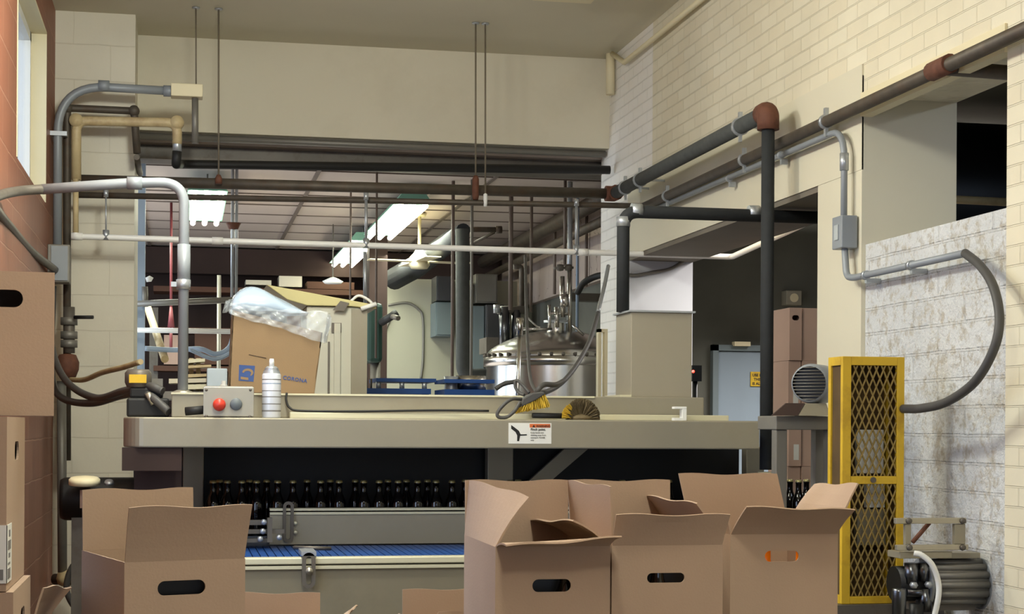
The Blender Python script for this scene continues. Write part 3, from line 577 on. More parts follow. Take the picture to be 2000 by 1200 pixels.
tag(MB().tube([WY(460, 525, 16.86), WY(735, 541, 16.86)], .035, 10).build('far_pipe', 'bright'), 'pale horizontal pipe high up in the dark far end', 'pipe')

# left end of back room: blue-grey post, rails, blue conduits, leaning tube, clutter
a = WY(262, 900, 10.9); c = WY(284, 384, 10.9)
tag(MB().box((a.x-.05, 10.9, 0), (c.x, 11.0, 3.2)).build('steel_post', 'bluegrey'), 'blue grey steel post right beside the pier', 'post')
for (v0, v1, u1, hw, mm, lab) in ((594, 586, 462, 6, 'greymetal', 'dark grey horizontal rail, top one beside the pier'), (645, 648, 458, 5.0, 'pvc', 'white horizontal rail in the middle, beside the pier')):
    tag(MB().tube([WY(258, v0, 10.7), WY(u1, v1, 10.6)], S(hw, 300, 10.7), 12).build('rail_pipe', mm), lab, 'rail')
tag(MB().tube(spline([WY(283, 681, 10.6), WY(340, 684, 10.6), WY(390, 682, 10.5), WY(420, 692, 10.5), WY(445, 682, 10.5), WY(455, 655, 10.5), WY(456, 600, 10.5)]), S(5, 300, 10.6), 12).build('blue_conduit', 'bluegrey'), 'wavy blue grey conduit low beside the pier, bending up behind the tilted carton', 'conduit')
tag(MB().tube(spline([WY(370, 683, 10.45), WY(410, 700, 10.45), WY(430, 700, 10.45), WY(450, 690, 10.45)]), S(4, 300, 10.5), 12).build('blue_conduit', 'bluegrey'), 'short blue grey conduit crossing under the wavy one', 'conduit')
for u in (453, 461): tag(MB().tube([WY(u, 600, 10.8), V(WY(u, 600, 10.8), 0, 0, 3.21-WY(u, 600, 10.8).z)], S(3, 450, 10.8), 12).build('riser_tube', 'galv'), ('left' if u == 453 else 'right')+' one of two thin risers side by side above the tilted carton', 'pipe')
c = WY(457, 300+138, 10.8); tag(MB().lathe([(0, 0), (.03, 0), (.05, .04), (0, .04)], WY(456, 448, 10.8), (0, 0, 1), 14).build('pipe_fitting', 'rust'), 'rusty cap over the twin risers', 'fitting')
a = WY(288, 600, 11.6); c = WY(322, 702, 10.6); tag(MB().tube([a, c], S(7.5, 300, 11), 14).build('leaning_tube', 'creampipe'), 'pale tube leaning behind the rails beside the pier', 'tube')
t = thing('red_rod', 'thin red rod widening into a cone, hanging in the dark behind the hoop', 'rod', WY(334, 660, 13)); MB().tube([V(WY(334, 500, 13), 0, 0, 3.21-WY(334, 500, 13).z), WY(334, 612, 13)], S(2.6, 334, 13), 8).build('rod', 'redrod', t); MB().lathe([(0, 0), (S(7, 334, 13), 0), (S(2.6, 334, 13), .16), (0, .16)], WY(334, 640, 13), (0, 0, 1), 14).build('cone', 'redrod', t); MB().tube([WY(334, 640, 13), WY(334, 680, 13)], S(3, 334, 13), 8).build('foot', 'redrod', t)
tag(MB().tube([WY(428, 538, 12), V(WY(428, 680, 12), 0, 0, -WY(428, 680, 12).z)], S(4, 428, 12), 10).build('grey_stand', 'greymetal'), 'short grey upright in the dark between hoop and tilted carton', 'post')
t = thing('lamp_head', 'small bright lamp head on the blue grey post', 'lamp', WY(285, 545, 10.85)); MB().lathe([(0, 0), (.015, 0), (.02, .03), (0, .05)], WY(285, 547, 10.85), (1, 0, .3), 14).build('bulb', 'white', t); MB().tube([WY(283, 560, 10.86), WY(284, 600, 10.87)], .02, 10).build('stem', 'greymetal', t)

# low work bench in the back room carrying the clutter behind the machine
a = WY(290, 765, 8.6); c = WY(450, 765, 8.6)
t = thing('back_bench', 'grey bench behind the machine at the left, loaded with pale parts', 'bench', ((a.x+c.x)/2, 8.75, 0)); MB().box((a.x, 8.5, a.z-.04), (c.x+.1, 9.0, a.z)).build('top', 'greymetal', t)
for xx in (a.x+.03, c.x): 
    for yy in (8.53, 8.95): MB().box((xx-.02, yy-.02, 0), (xx+.02, yy+.02, a.z-.04)).build('leg', 'darksteel', t)
zt = a.z
for k, (u0, u1, v0, v1, mm, lab) in enumerate(((362, 432, 753, 762, 'bright', 'lowest pale slat in the heap behind the machine'), (330, 425, 742, 750, 'cream', 'second pale slat from the bottom of the heap'), (362, 415, 733, 739, 'creampipe', 'cream slat in the middle of the heap'), (362, 412, 716, 721, 'creampipe', 'cream slat near the top of the heap'), (362, 400, 704, 711, 'bright', 'topmost pale slat of the heap'))):
    a = WY(u0, v1, 8.7); c = WY(u1, v0, 8.7); tag(MB().prism([(a.x, 8.62, a.z), (c.x, 8.62, a.z+.01), (c.x, 8.62, c.z+.006), (a.x, 8.62, c.z)], (0, .25, 0)).build('pale_plank', mm), lab, 'plank', 'pale slats heaped behind the machine')
for (u, lab) in ((374, 'left thin upright of the slat heap'), (388, 'right thin upright of the slat heap')): 
    a = WY(u, 698, 8.75); tag(MB().box((a.x-.012, 8.88, zt), (a.x+.012, 8.9, a.z)).build('heap_upright', 'creampipe'), lab, 'upright')
t = thing('white_tub', 'bluish white plastic tub with a notch beside the tilted carton', 'tub', WY(425, 752, 8.5)); a = WY(404, 750, 8.52); c = WY(444, 720, 8.52)
MB().box((a.x, 8.52, zt), (c.x, 8.6, c.z)).build('body', mat('tub_white', (206, 220, 230), .5), t, bevel=.006); MB().lathe([(0, 0), (.022, 0), (.022, .03), (.012, .04), (.012, .055), (0, .055)], (WY(437, 755, 8.45).x, 8.45, zt), (0, 0, 1), 14).build('cap', 'white', t)

# ================================================================== TANK
cT = WY(1090, 700, 10.95); fT = S(1, 1090, 10.95); RT = 146*fT; zc = cT.z
t = thing('steel_tank', 'large shiny stainless steel tank with a domed lid and bolted flange', 'tank', (cT.x, 10.95, .35))
MB().lathe([(RT*.96, .35), (RT*.96, zc-18*fT)], (cT.x, 10.95, 0), (0, 0, 1), 64).build('shell', 'ss', t)
MB().lathe([(RT*.96, zc-18*fT), (RT, zc-18*fT), (RT, zc-1*fT), (RT*.97, zc)], (cT.x, 10.95, 0), (0, 0, 1), 64).build('flange', 'ss', t)
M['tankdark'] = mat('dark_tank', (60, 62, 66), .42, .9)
prof = [(RT*x_, zc+54*fT*z_) for x_, z_ in ((.97, 0), (.965, .08), (.945, .18), (.90, .30), (.83, .42), (.73, .56), (.62, .69), (.50, .81), (.38, .90), (.26, .96), (.13, .99), (0, 1))]
MB().lathe(prof, (cT.x, 10.95, 0), (0, 0, 1), 64).build('dome', 'ss', t)
for k in range(40):
    an = 2*PI*k/40; p_ = Vector((cT.x+RT*.985*math.cos(an), 10.95+RT*.985*math.sin(an), zc))
    if math.sin(an) < .25: MB().lathe([(0, 0), (.011, 0), (.011, .02), (0, .02)], p_, (0, 0, 1), 8).build('bolt', 'darksteel', t)
for sx in (-.3, .3): 
    for sy in (-.3, .3): MB().cyl((cT.x+sx, 10.95+sy, 0), (cT.x+sx, 10.95+sy, .4), .03, 12).build('leg', 'darksteel', t)
TY = 10.55
def TP(u, v, Y=TY): return WY(u, v, Y)
MB().lathe([(26*fT, -.005), (26*fT, .012), (0, .012)], TP(1088, 630, 10.9), (0, 0, 1), 28).build('hatch_plate', 'galv', t)
MB().lathe([(20*fT, -24*fT), (20*fT, 0)], TP(1088, 632, 10.9), (0, 0, 1), 24).build('hatch_neck', 'ss', t)
for u, v0, v1, rr in ((1074, 645, 596, 3.2), (1088, 640, 600, 4.5), (1099, 620, 540, 5), (1113, 650, 520, 4.5), (1103, 600, 575, 9)): MB().cyl(TP(u, v0, 10.8), TP(u-1, v1, 10.8), rr*fT, 14).build('fitting', 'ss', t)
MB().cyl(TP(1072, 612, 10.8), TP(1112, 614, 10.8), 3*fT, 10).build('crossbar', 'ss', t)
for u in (1094, 1110): MB().lathe([(0, -7*fT), (6*fT, -6*fT), (7*fT, 0), (6*fT, 6*fT), (0, 7*fT)], TP(u, 523, 10.8), (1, 0, 0), 14).build('valve', 'darksteel', t)
MB().cyl(TP(1082, 524, 10.8), TP(1120, 523, 10.8), 2.5*fT, 10).build('valve_stem', 'darksteel', t)
MB().tube(spline([TP(1056, 640, 10.7), TP(1048, 637, 10.7), TP(1035, 625, 10.7), TP(1028, 617, 10.7)]), 1.6*fT, 8).build('bent_rod', 'ss', t)
MB().cyl(TP(1022, 643, 10.7), TP(1078, 643, 10.7), 2.5*fT, 10).build('lid_bar', 'ss', t)
MB().cyl(TP(1118, 635, 10.6), TP(1140, 655, 10.6), 2.5*fT, 8).build('strut', 'ss', t)
YS = 9.0
t = thing('steel_lance', 'slim stainless post with a wider head standing before the tank', 'post', (WY(1013, 770, YS).x, YS, 0))
a = WY(1011, 768, YS); c = WY(1015, 655, YS); MB().tube([(a.x, YS, 0), a, c], S(4, 1013, YS), 12).build('post', 'ss', t); MB().tube([c, WY(1016, 622, YS)], S(6, 1013, YS), 12).build('head', 'ss', t); MB().tube([WY(1009, 626, YS), WY(1022, 626, YS)], S(5, 1013, YS), 12).build('head_cross', 'steel', t)
tag(MB().tube(spline([WY(1026, 500, 9.2), WY(1028, 600, 8.6), WY(1031, 680, 8), WY(1036, 740, 7.4), WY(1048, 768, 7.15)]), S(3, 1030, 8.5), 10).build('thin_hose', 'rubbergrey'), 'thin dark hose hanging in front of the tank down to the channel', 'hose')
tag(MB().tube(spline([WY(1188, 520, 9.3), WY(1180, 560, 9.1), WY(1168, 610, 8.9)]), S(4, 1180, 9), 10).build('pale_tube', 'galv'), 'pale tube sloping down from the white corner to the dark hose', 'tube')
tag(MB().tube(spline([WY(1168, 612, 8.85), WY(1152, 665, 8.4), WY(1125, 715, 8), WY(1095, 750, 7.6), WY(1066, 766, 7.3), WY(1050, 765, 7.1), WY(1062, 752, 7.1), WY(1085, 752, 7.15), WY(1100, 745, 7.3)]), S(4.5, 1130, 8.3), 10).build('thick_hose', 'rubbergrey'), 'thicker dark hose curving from the white corner down in front of the tank', 'hose')
t = thing('tank_frame', 'narrow pale upright frame at the right edge of the tank', 'frame', (WY(1177, 770, 9.75).x, 9.75, 0))
a = WY(1168, 770, 9.75); c = WY(1187, 643, 9.75); MB().box((a.x, 9.75, 0), (a.x+.02, 9.8, c.z)).build('upright', 'creamtrim', t); MB().box((a.x, 9.75, c.z-.02), (c.x, 9.8, c.z)).build('top_rail', 'creamtrim', t); MB().box((c.x-.02, 9.75, 0), (c.x, 9.8, c.z-.02)).build('upright', 'creamtrim', t)
tag(MB().tube(spline([WY(1190, 537, 10.6), WY(1165, 540, 10.7), WY(1140, 553, 10.8), WY(1128, 572, 10.9)]), .022, 10).build('black_hose', 'black_rubber'), 'black hose arching from the wall corner above the tank', 'hose')
tag(MB().box(V(WY(1115, 588, 11.9)), V(WY(1190, 574, 11.9), .1, .1)).build('cross_beam', 'darksteel'), 'brown cross beam behind the tank fittings', 'beam')

# ================================================================== PACKING MACHINE
YH = 6.6
xl = WY(238, 845, YH).x; xr = WY(1484, 850, YH).x; zt = WY(900, 819, YH).z; zb = WY(900, 876.5, YH).z
t = thing('packing_machine', 'long beige metal packing machine with a wide hood over a black interior', 'machine', ((xl+xr)/2, 7.05, 0))
PM = t
rad = .11; poly = [(xl+rad*.75*(1-math.cos(a)), YH+rad*1.6*(1-math.sin(a))) for a in [PI/2*i/8 for i in range(9)]]
poly = [(x, y, zb) for (x, y) in poly] + [(xr, YH, zb), (xr, 7.62, zb), (xl, 7.62, zb)]
MB().prism(poly, (0, 0, zt-zb)).build('hood', 'machine', t, bevel=.006)
cx0 = WY(335, 790, 6.86).x; cx1 = WY(1375, 790, 6.86).x; zc1 = WY(860, 772, 6.86).z
MB().box((cx0, 6.86, zt+.001), (cx1, 7.34, zc1)).build('rear_channel', 'machine', t, bevel=.004)
MB().box((cx0-.002, 6.852, zc1-.007), (WY(1160, 790, 6.86).x, 6.86, zc1+.0005)).build('channel_edge', 'bright', t)
MB().box((WY(566, 818, 6.8).x, 6.79, zt), (WY(1422, 818, 6.8).x, 6.845, zt+.024)).build('top_strip', 'bright', t, bevel=.002)
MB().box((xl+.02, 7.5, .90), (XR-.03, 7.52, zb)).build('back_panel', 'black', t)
MB().box((xl, 6.62, WY(250, 920, 6.62).z), (WY(355, 900, 6.62).x, 6.64, zb)).build('end_guard', 'darkbrown', t)
MB().box((WY(262, 920, 6.8).x, 6.8, .9), (WY(355, 900, 6.8).x, 6.82, zb)).build('end_panel', 'darkbrown', t)
YPo = 7.40
for (u0, u1) in ((357, 398), (951, 1001), (1455, 1490)):
    a = WY(u0, 900, YPo).x; c = WY(u1, 900, YPo).x
    MB().box((a, YPo-.02, 0), (c, YPo+.05, zb)).build('post', 'machine', t, bevel=.004)
a = WY(1102, 878, YPo); c = WY(1148, 878, YPo); d = WY(1062, 952, YPo); e = WY(1020, 952, YPo)
ext = lambda p, q, k: p+(q-p)*k
MB().prism([a, c, ext(c, d, 1.25), ext(a, e, 1.25)], (0, .03, 0)).build('brace', 'machine', t)
# warning label on the hood front
yl = YH-.0015; a = WY(993, 867, YH); c = WY(1077, 827, YH); wl = c.x-a.x; hl = c.z-a.z; a.y = yl
L = MB().box((a.x, yl, a.z), (c.x, YH, c.z)).build('warning_label', 'label', t); L['label'] = 'white and orange warning label'
e = .0006
MB().box((a.x+wl*.49, yl-e, a.z+hl*.78), (a.x+wl*.97, yl, a.z+hl*.96)).build('orange_band', 'orange', L)
MB().prism([(a.x+wl*x, yl-e, a.z+hl*z) for x, z in ((.06, .9), (.14, .78), (.24, .62), (.28, .45), (.42, .46), (.43, .40), (.27, .38), (.245, .12), (.2, .12), (.20, .40), (.16, .56), (.06, .72))], (0, e, 0)).build('pictogram', 'ink', L)
def ltxt(s, x, z, sz, m='ink', n='lettering', bold=0): return text(n, s, sz, m, L, (a.x+wl*x, yl-e*1.5, a.z+hl*z), (1, 0, 0), (0, 0, 1), .0003, bold=bold)
ltxt('\u25B2 WARNING', .55, .80, .0125, bold=.0003); ltxt('Pinch point.', .51, .64, .0135, bold=.0003)
ltxt('Keep hands and', .51, .50, .0085); ltxt('clothing away from', .51, .38, .0085); ltxt('conveyor. Forklift', .51, .26, .0085); ltxt('only.', .51, .14, .0085)

# conveyor in front and below: things on it, bottle deck behind the rail
zbelt = .985; YCf = 6.22
t = thing('conveyor', 'beige bottle conveyor with a blue belt running below the machine hood', 'conveyor', (1.0, 6.8, 0))
cxl = WY(395, 1090, YCf).x-.35; cxr = 2.44
zl0 = WY(700, 1102, YCf).z; zl1 = WY(700, 1089, YCf).z
MB().box((cxl, YCf+.02, zl0-.46), (cxr, YCf+.05, zl0-.004)).build('side_panel', mat('conveyor_panel', (134, 126, 106), .5, .2, var=.07, sc=3, dirt=(112, 104, 86), damt=.4, dsc=3), t)
MB().box((cxl, YCf, zl0), (cxr, YCf+.06, zl1)).build('front_lip', 'bright', t, bevel=.004); MB().box((cxl, YCf+.005, WY(700, 1112, YCf).z), (cxr, YCf+.02, WY(700, 1105, YCf).z)).build('lower_lip', 'bright', t, bevel=.002)
bl = MB()
n = 90
for k in range(n): 
    xx = cxl+(cxr-cxl)*k/n; bl.box((xx+.002, YCf+.06, zbelt-.01), (xx+(cxr-cxl)/n-.002, 6.93, zbelt))
bl.build('belt', 'blue', t); MB().box((cxl, YCf+.06, zbelt-.05), (cxr, 6.93, zbelt-.011)).build('bed', 'darksteel', t)
YR = 6.94; rz1 = WY(700, 993, YR).z; rz0 = WY(700, 1063, YR).z; rx0 = WY(527, 1000, YR).x
MB().box((rx0, YR, rz0), (cxr, YR+.05, rz1-.018)).build('guide_rail', 'machine', t)
MB().box((rx0, YR-.008, rz1-.010), (cxr, YR+.055, rz1)).build('rail_cap', 'bright', t); MB().box((rx0, YR-.008, rz1-.026), (cxr, YR+.0, rz1-.016)).build('rail_cap', 'bright', t)
for k in range(2): p_ = WY(577, 1022+18*k, YR-.01); MB().lathe([(0, 0), (.008, 0), (.008, .01), (0, .01)], p_, (0, -1, 0), 10).build('screw', 'bright', t)
MB().box((cxl, 7.06, .90), (2.95, 7.37, 1.018)).build('bottle_deck', 'ssdark', t)
def slotbar(name, u, v0, v1, hw, Y, thick, m):
    p0 = WY(u, v1, Y); p1 = WY(u, v0, Y); w_ = S(hw, u, Y); b = MB(); x = p0.x; za = p0.z+w_; zb_ = p1.z-w_; si = w_*.42
    # stadium ring with a slot
    outer = [(x+w_*math.cos(an), zb_+w_*math.sin(an)) for an in [PI*i/10 for i in range(11)]]+[(x-w_*math.cos(an), za-w_*math.sin(an)) for an in [PI*i/10 for i in range(11)]]
    inner = [(x+si*math.cos(an), zb_+si*math.sin(an)) for an in [PI*i/10 for i in range(11)]]+[(x-si*math.cos(an), za-si*math.sin(an)) for an in [PI*i/10 for i in range(11)]]
    n = len(outer); vs = [(p[0], Y, p[1]) for p in outer]+[(p[0], Y, p[1]) for p in inner]+[(p[0], Y+thick, p[1]) for p in outer]+[(p[0], Y+thick, p[1]) for p in inner]
    fs = []
    for i in range(n):
        j = (i+1) % n; fs += [(i, j, n+j, n+i), (2*n+i, 3*n+i, 3*n+j, 2*n+j), (i, 2*n+i, 2*n+j, j), (n+i, n+j, 3*n+j, 3*n+i)]
    return b.add(vs, fs)
o = slotbar('x', 563, 980, 1060, 10.5, YR-.022, .012, 0).build('rail_bracket', 'darksteel', t); o['label'] = 'slotted upright bracket on the rail'
o = slotbar('x', 603, 1080, 1150, 13, YCf-.014, .012, 0).build('lip_bracket', 'darksteel', t); o['label'] = 'slotted bracket on the front lip'
p_ = WY(604, 1116, YCf-.016); MB().lathe([(.014, 0), (.014, .008), (.006, .010), (.006, .016), (0, .016)], p_, (0, -1, 0), 12).build('bolt', 'steel', o); 
p_ = WY(603, 1084, YCf); MB().box((p_.x-.028, YCf-.014, p_.z-.004), (p_.x+.028, YCf+.16, p_.z+.012)).build('foot', 'galv', o)
p_ = WY(603, 1074, 6.4); MB().tube([WY(575, 1070, 6.5), WY(606, 1071, 6.4), WY(645, 1072, 6.45)], .008, 8).build('rod', 'darksteel', t)
for k, (u0, u1, v0, v1) in enumerate(((478, 530, 1016, 1026), (478, 555, 1034, 1043), (478, 530, 1052, 1060))):
    a_ = WY(u0, v1, 6.8); c_ = WY(u1, v0, 6.8); MB().box((a_.x-.15, 6.79, a_.z), (c_.x, 6.82, c_.z)).build('guide_bar', 'darksteel', t)
for u, v in ((515, 1020), (513, 1038), (508, 1053), (545, 1050)): MB().lathe([(0, 0), (.012, 0), (.012, .02), (0, .02)], WY(u, v, 6.78), (0, -1, 0), 10).build('knob', 'galv', t)
MB().box(WY(522, 1060, 6.77), V(WY(532, 1012, 6.77), 0, .03)).build('clamp_block', 'darksteel', t)
for xx in (-.3, 1.2, 2.4):
    for yy in (6.27, 7.2): MB().box((xx-.03, yy-.03, 0), (xx+.03, yy+.03, .94 if yy > 7 else .93)).build('leg', 'darksteel', t)

# bottles
def make_bottle():
    r = thing('beer_bottle', 'brown glass bottle', 'bottle', (0, 0, 0)); 
    MB().lathe([(0, 0), (.027, 0), (.0305, .004), (.0305, .128), (.028, .143), (.021, .160), (.0155, .176), (.0135, .19), (.0135, .214), (.0148, .216), (.0148, .222), (.0125, .228), (0, .228)], (0, 0, 0), (0, 0, 1), 20).build('glass_body', 'bottle', r, local=True)
    MB().lathe([(.0152, .221), (.0158, .223), (.0140, .231), (.011, .233), (0, .233)], (0, 0, 0), (0, 0, 1), 20).build('crown_cap', 'cap', r, local=True); return r
zd = 1.0181
proto = make_bottle(); first = True
row1 = [416, 444, 472, 501, 542, 572, 626, 662, 710, 740, 777, 815, 851, 882, 995, 1120, 1214, 1305, 1340, 1368, 1402, 1430, 1465, 1495, 1527, 1558, 1590]
row2 = [429, 487, 521, 600, 645, 694, 758, 794, 835, 908, 1012, 1352, 1416, 1480, 1543, 1575]
ends = {0: {}, 1: {}}
ORDW = ['first', 'second', 'third', 'fourth', 'fifth', 'sixth', 'seventh', 'eighth', 'ninth', 'tenth', 'eleventh', 'twelfth', 'thirteenth', 'fourteenth', 'fifteenth']
BG = 'brown bottles on the deck inside the machine'
for ri, row in ((0, row1), (1, row2)):
    for i, u in enumerate(row):
        Yb_ = 7.23 if ri == 0 else 7.305
        x = WY(u, 938, Yb_).x; o = proto if first else copy_tree(proto); first = False
        o.location = (x, Yb_-.0 if ri else Yb_-.012, zd); o['group'] = BG
        seg = [q_ for q_ in row if (q_ < 950) == (u < 950) and (q_ < 1450) == (u < 1450)]; kk = seg.index(u)
        side = 'left of the middle post' if u < 950 else ('between middle and right post' if u < 1450 else 'beyond the right post')
        o['label'] = '%s brown bottle from the left in the %s row, %s' % (ORDW[kk], 'front' if ri == 0 else 'back', side)
        if (ri, u) == (0, 416): o['label'] = 'leftmost brown bottle with gold cap on the deck inside the machine'
        if (ri, u) == (0, 995): o['label'] = 'brown bottle with gold cap standing right before the middle post'
        if (ri, u) == (0, 1120): o['label'] = 'lone brown bottle with gold cap just right of the slanting brace'
        if (ri, u) == (0, 1214): o['label'] = 'lone brown bottle with gold cap halfway between brace and right post'
        if (ri, u) == (0, 1590): o['label'] = 'rightmost brown bottle with gold cap, seen between the grey frame legs'
# ---- things on the machine
Yc = 6.63; a = WY(398, 820, Yc); c = WY(495, 755, Yc); z0 = zt+.0005
t = thing('control_box', 'grey metal push button box with a red and a grey button', 'control box', ((a.x+c.x)/2, Yc+.04, z0))
bx_ = MB().box((a.x, Yc, z0), (c.x, Yc+.09, c.z)).build('enclosure', 'greymetal', t, bevel=.005)
MB().box((a.x-.002, Yc-.004, z0+.004), (c.x+.002, Yc+.0, c.z-.004)).build('cover', 'steel', t, bevel=.002)
p_ = WY(428, 791, Yc-.004); rb = S(12.5, 428, Yc); 
MB().lathe([(rb*.55, 0), (rb*.55, .02), (rb, .022), (rb, .032), (rb*.75, .042), (0, .046)], p_, (0, -1, 0), 28).build('emergency_button', 'red_knob', t)
p_ = WY(461, 790, Yc-.004); MB().lathe([(rb*.95, 0), (rb*.95, .01), (rb*.8, .016), (0, .016)], p_, (0, -1, 0), 28).build('grey_button', 'grey_knob', t)
for u, v in ((403, 762), (489, 762), (403, 813), (488, 814)): MB().lathe([(0, 0), (.006, 0), (.005, .003), (0, .003)], WY(u, v, Yc-.004), (0, -1, 0), 10).build('screw', 'darksteel', t)
MB().tube([WY(398, 801, Yc+.04), WY(362, 804, Yc+.05)], .017, 12).build('cable_gland', 'black_rubber', t)
p_ = WY(531, 820, 6.66); f_ = S(1, 531, 6.66)
t = thing('spray_can', 'white spray can with a white nozzle standing beside the control box', 'spray can', (p_.x, 6.70, zt)); cc = (p_.x, 6.70, zt+.0005)
MB().lathe([(0, 0), (17.5*f_, 0), (18.5*f_, 2*f_), (18.5*f_, 84*f_), (17*f_, 87*f_)], cc, (0, 0, 1), 28).build('body', 'can', t)
MB().lathe([(17*f_, 87*f_), (16.5*f_, 90*f_), (13*f_, 96*f_), (13.5*f_, 97*f_), (9*f_, 101*f_), (0, 102*f_)], cc, (0, 0, 1), 28).build('shoulder', 'galv', t)
MB().lathe([(0, 101*f_), (5*f_, 101*f_), (5*f_, 110*f_), (3.8*f_, 116*f_), (0, 116*f_)], cc, (0, 0, 1), 16).build('nozzle', 'white', t)
for k, (za_, zb_, mm) in enumerate(((12, 15, 'greyink'), (26, 28, 'greyink'), (40, 42, 'greyink'), (52, 53.5, 'greyink'), (66, 68, 'bluegrey'), (74, 76, 'greyink'))): MB().lathe([(18.6*f_, za_*f_), (18.7*f_, (za_+zb_)/2*f_), (18.6*f_, zb_*f_)], cc, (0, 0, 1), 28).build('printed_band', mm, t)
# cable on the channel face
pts = [WY(560, 768, 6.84), WY(559, 782, 6.83), WY(566, 797, 6.82), WY(590, 803, 6.80), WY(700, 804, 6.79), WY(850, 802, 6.78), WY(955, 803, 6.76)]
tag(MB().tube(spline(pts), S(2.4, 600, 6.8), 10).build('black_cable', 'black_rubber'), 'thin black cable lying along the rear channel of the machine', 'cable')
# brushes
def brush(lab, u0, v0, u1, v1, hw, um, tuft, m, Y):
    p = WY(u0, v0, Y); q_ = WY(u1, v1, Y); t = thing('scrub_brush', lab, 'brush', (p.x, Y, zt+.0)); return t, p, q_
YBr = 6.68
t = thing('scrub_brush', 'grey brush with yellow bristles and a looped strap, lying on its side', 'brush', (WY(1040, 805, YBr).x, YBr, zt))
hd = MB(); P = [WY(1015, 797, YBr), WY(1022, 778, YBr), WY(1040, 768, YBr), WY(1062, 765, YBr), WY(1066, 770, YBr), WY(1045, 783, YBr), WY(1020, 795, YBr)]
hd.prism(P, (0, .06, 0)); hd.build('block', 'rubbergrey', t, bevel=.006)
br = MB()
for k in range(260):
    s_ = random.random(); b0 = along(WY(1020, 793, YBr), WY(1064, 769, YBr), s_); b0.y = YBr+random.uniform(.004, .056)
    b1 = along(WY(1008, 806, YBr), WY(1074, 794, YBr), s_); b1.y = b0.y+random.uniform(-.012, .012); b1 += Vector((random.uniform(-.006, .006), 0, random.uniform(-.006, .006))); b1.z = max(b1.z, zt+.001)
    br.tube([b0, b1], [.0022, .0014], 4, cap=False)
o = br.build('bristles', 'bristle_y', t); o['kind'] = 'stuff'
MB().tube(spline([WY(1018, 780, YBr+.02), WY(1000, 780, YBr), WY(985, 790, YBr-.01), WY(972, 806, YBr-.01), WY(974, 815, YBr-.01), WY(990, 815, YBr-.01), WY(1005, 803, YBr-.01), WY(1016, 786, YBr)]), .0075, 10).build('strap_loop', 'rubbergrey', t)
MB().tube(spline([WY(1034, 768, YBr+.03), WY(1020, 752, YBr+.05), WY(1008, 743, YBr+.06), WY(1006, 756, YBr+.06), WY(1015, 768, YBr+.05), WY(1024, 772, YBr+.03)]), .0065, 10).build('strap_loop', 'rubbergrey', t)
t = thing('scrub_brush', 'black handled round brush with matted brown bristles beside the yellow one', 'brush', (WY(1110, 812, YBr).x, YBr+.04, zt))
MB().tube([WY(1040, 812, YBr+.03), WY(1115, 813, YBr+.05)], [.011, .012], 12).build('handle', 'black_rubber', t)
c = WY(1134, 817, YBr+.04); c.z = zt+.001; RB = S(46, 1130, YBr)
br = MB()
for k in range(1100):
    an = random.uniform(0, PI); ph = random.gauss(0, .5); d = Vector((math.cos(an), math.sin(ph)*.8, math.sin(an))).normalized(); ln = RB*(.80+.14*math.sin(an)+random.uniform(-.06, .04)); 
    sx = 1.0 if d.x > 0 else .78
    b1 = c+Vector((d.x*ln*sx, d.y*ln*.7, abs(d.z)*ln*.95)); b0 = c+Vector((d.x*.02, d.y*.015, abs(d.z)*.012))
    br.tube([b0, b1], [.003, .0022], 4, cap=False)
o = br.build('bristles', 'bristle_b', t); o['kind'] = 'stuff'
br = MB()
for k in range(90):
    an = random.uniform(PI*.72, PI*.97); d = Vector((math.cos(an), random.uniform(-.5, .1), math.sin(an))); br.tube([c+d*.02, c+d*RB*.86], [.0025, .002], 4, cap=False)
o = br.build('yellow_bristles', 'bristle_y', t); o['kind'] = 'stuff'
MB().lathe([(0, 0), (RB*.5, 0), (RB*.5, .012), (0, .03)], c, (0, 0, 1), 20).build('core', 'bristle_b', t)
a = WY(1312, 808, 6.76); c = WY(1336, 795, 6.76); t = thing('plastic_clip', 'small white plastic bracket lying on the hood before the grey metal box', 'clip', ((a.x+c.x)/2, 6.72, zt))
bb = MB(); bb.box((a.x, 6.72, c.z-.010), (c.x, 6.76, c.z)); bb.box((c.x-.020, 6.72, zt), (c.x, 6.76, c.z-.010)); bb.build('body', 'white', t, bevel=.002); MB().box((a.x, 6.72, zt), (c.x-.020, 6.76, zt+.012)).build('base_plate', 'white', t)
# left sensor and pump on the hood
Ys = 6.95
t = thing('drive_unit', 'dark grimy motor block with a yellow label at the left end of the hood', 'motor', (WY(290, 812, Ys).x, Ys, zt))
a = WY(247, 812, Ys); c = WY(330, 778, Ys); MB().box((a.x, Ys, zt), (c.x, Ys+.14, c.z)).build('base', 'black_rubber', t, bevel=.01)
a = WY(252, 778, Ys); c = WY(318, 757, Ys); MB().box((a.x, Ys+.02, a.z), (c.x, Ys+.14, c.z)).build('housing', 'black_rubber', t, bevel=.01)
MB().lathe([(S(22, 270, Ys), 0), (S(26, 270, Ys), .02), (S(26, 270, Ys), .06), (S(20, 270, Ys), .075), (0, .075)], WY(270, 757, Ys+.07), (0, 0, 1), 24).build('cap', 'darksteel', t)
a = WY(252, 748, Ys+.0); c = WY(286, 732, Ys); o = MB().box((a.x, Ys+.0, a.z), (c.x, Ys+.02, c.z)).build('yellow_label', 'yellow', t)
a = WY(290, 778, Ys+.1); c = WY(318, 690, Ys+.1); MB().box((a.x, Ys+.15, zt), (c.x, Ys+.2, WY(300, 738, Ys).z)).build('bracket', 'greymetal', t)
MB().cyl(WY(288, 768, Ys-.01), WY(300, 790, Ys-.01), .012).build('lever', 'steel', t)
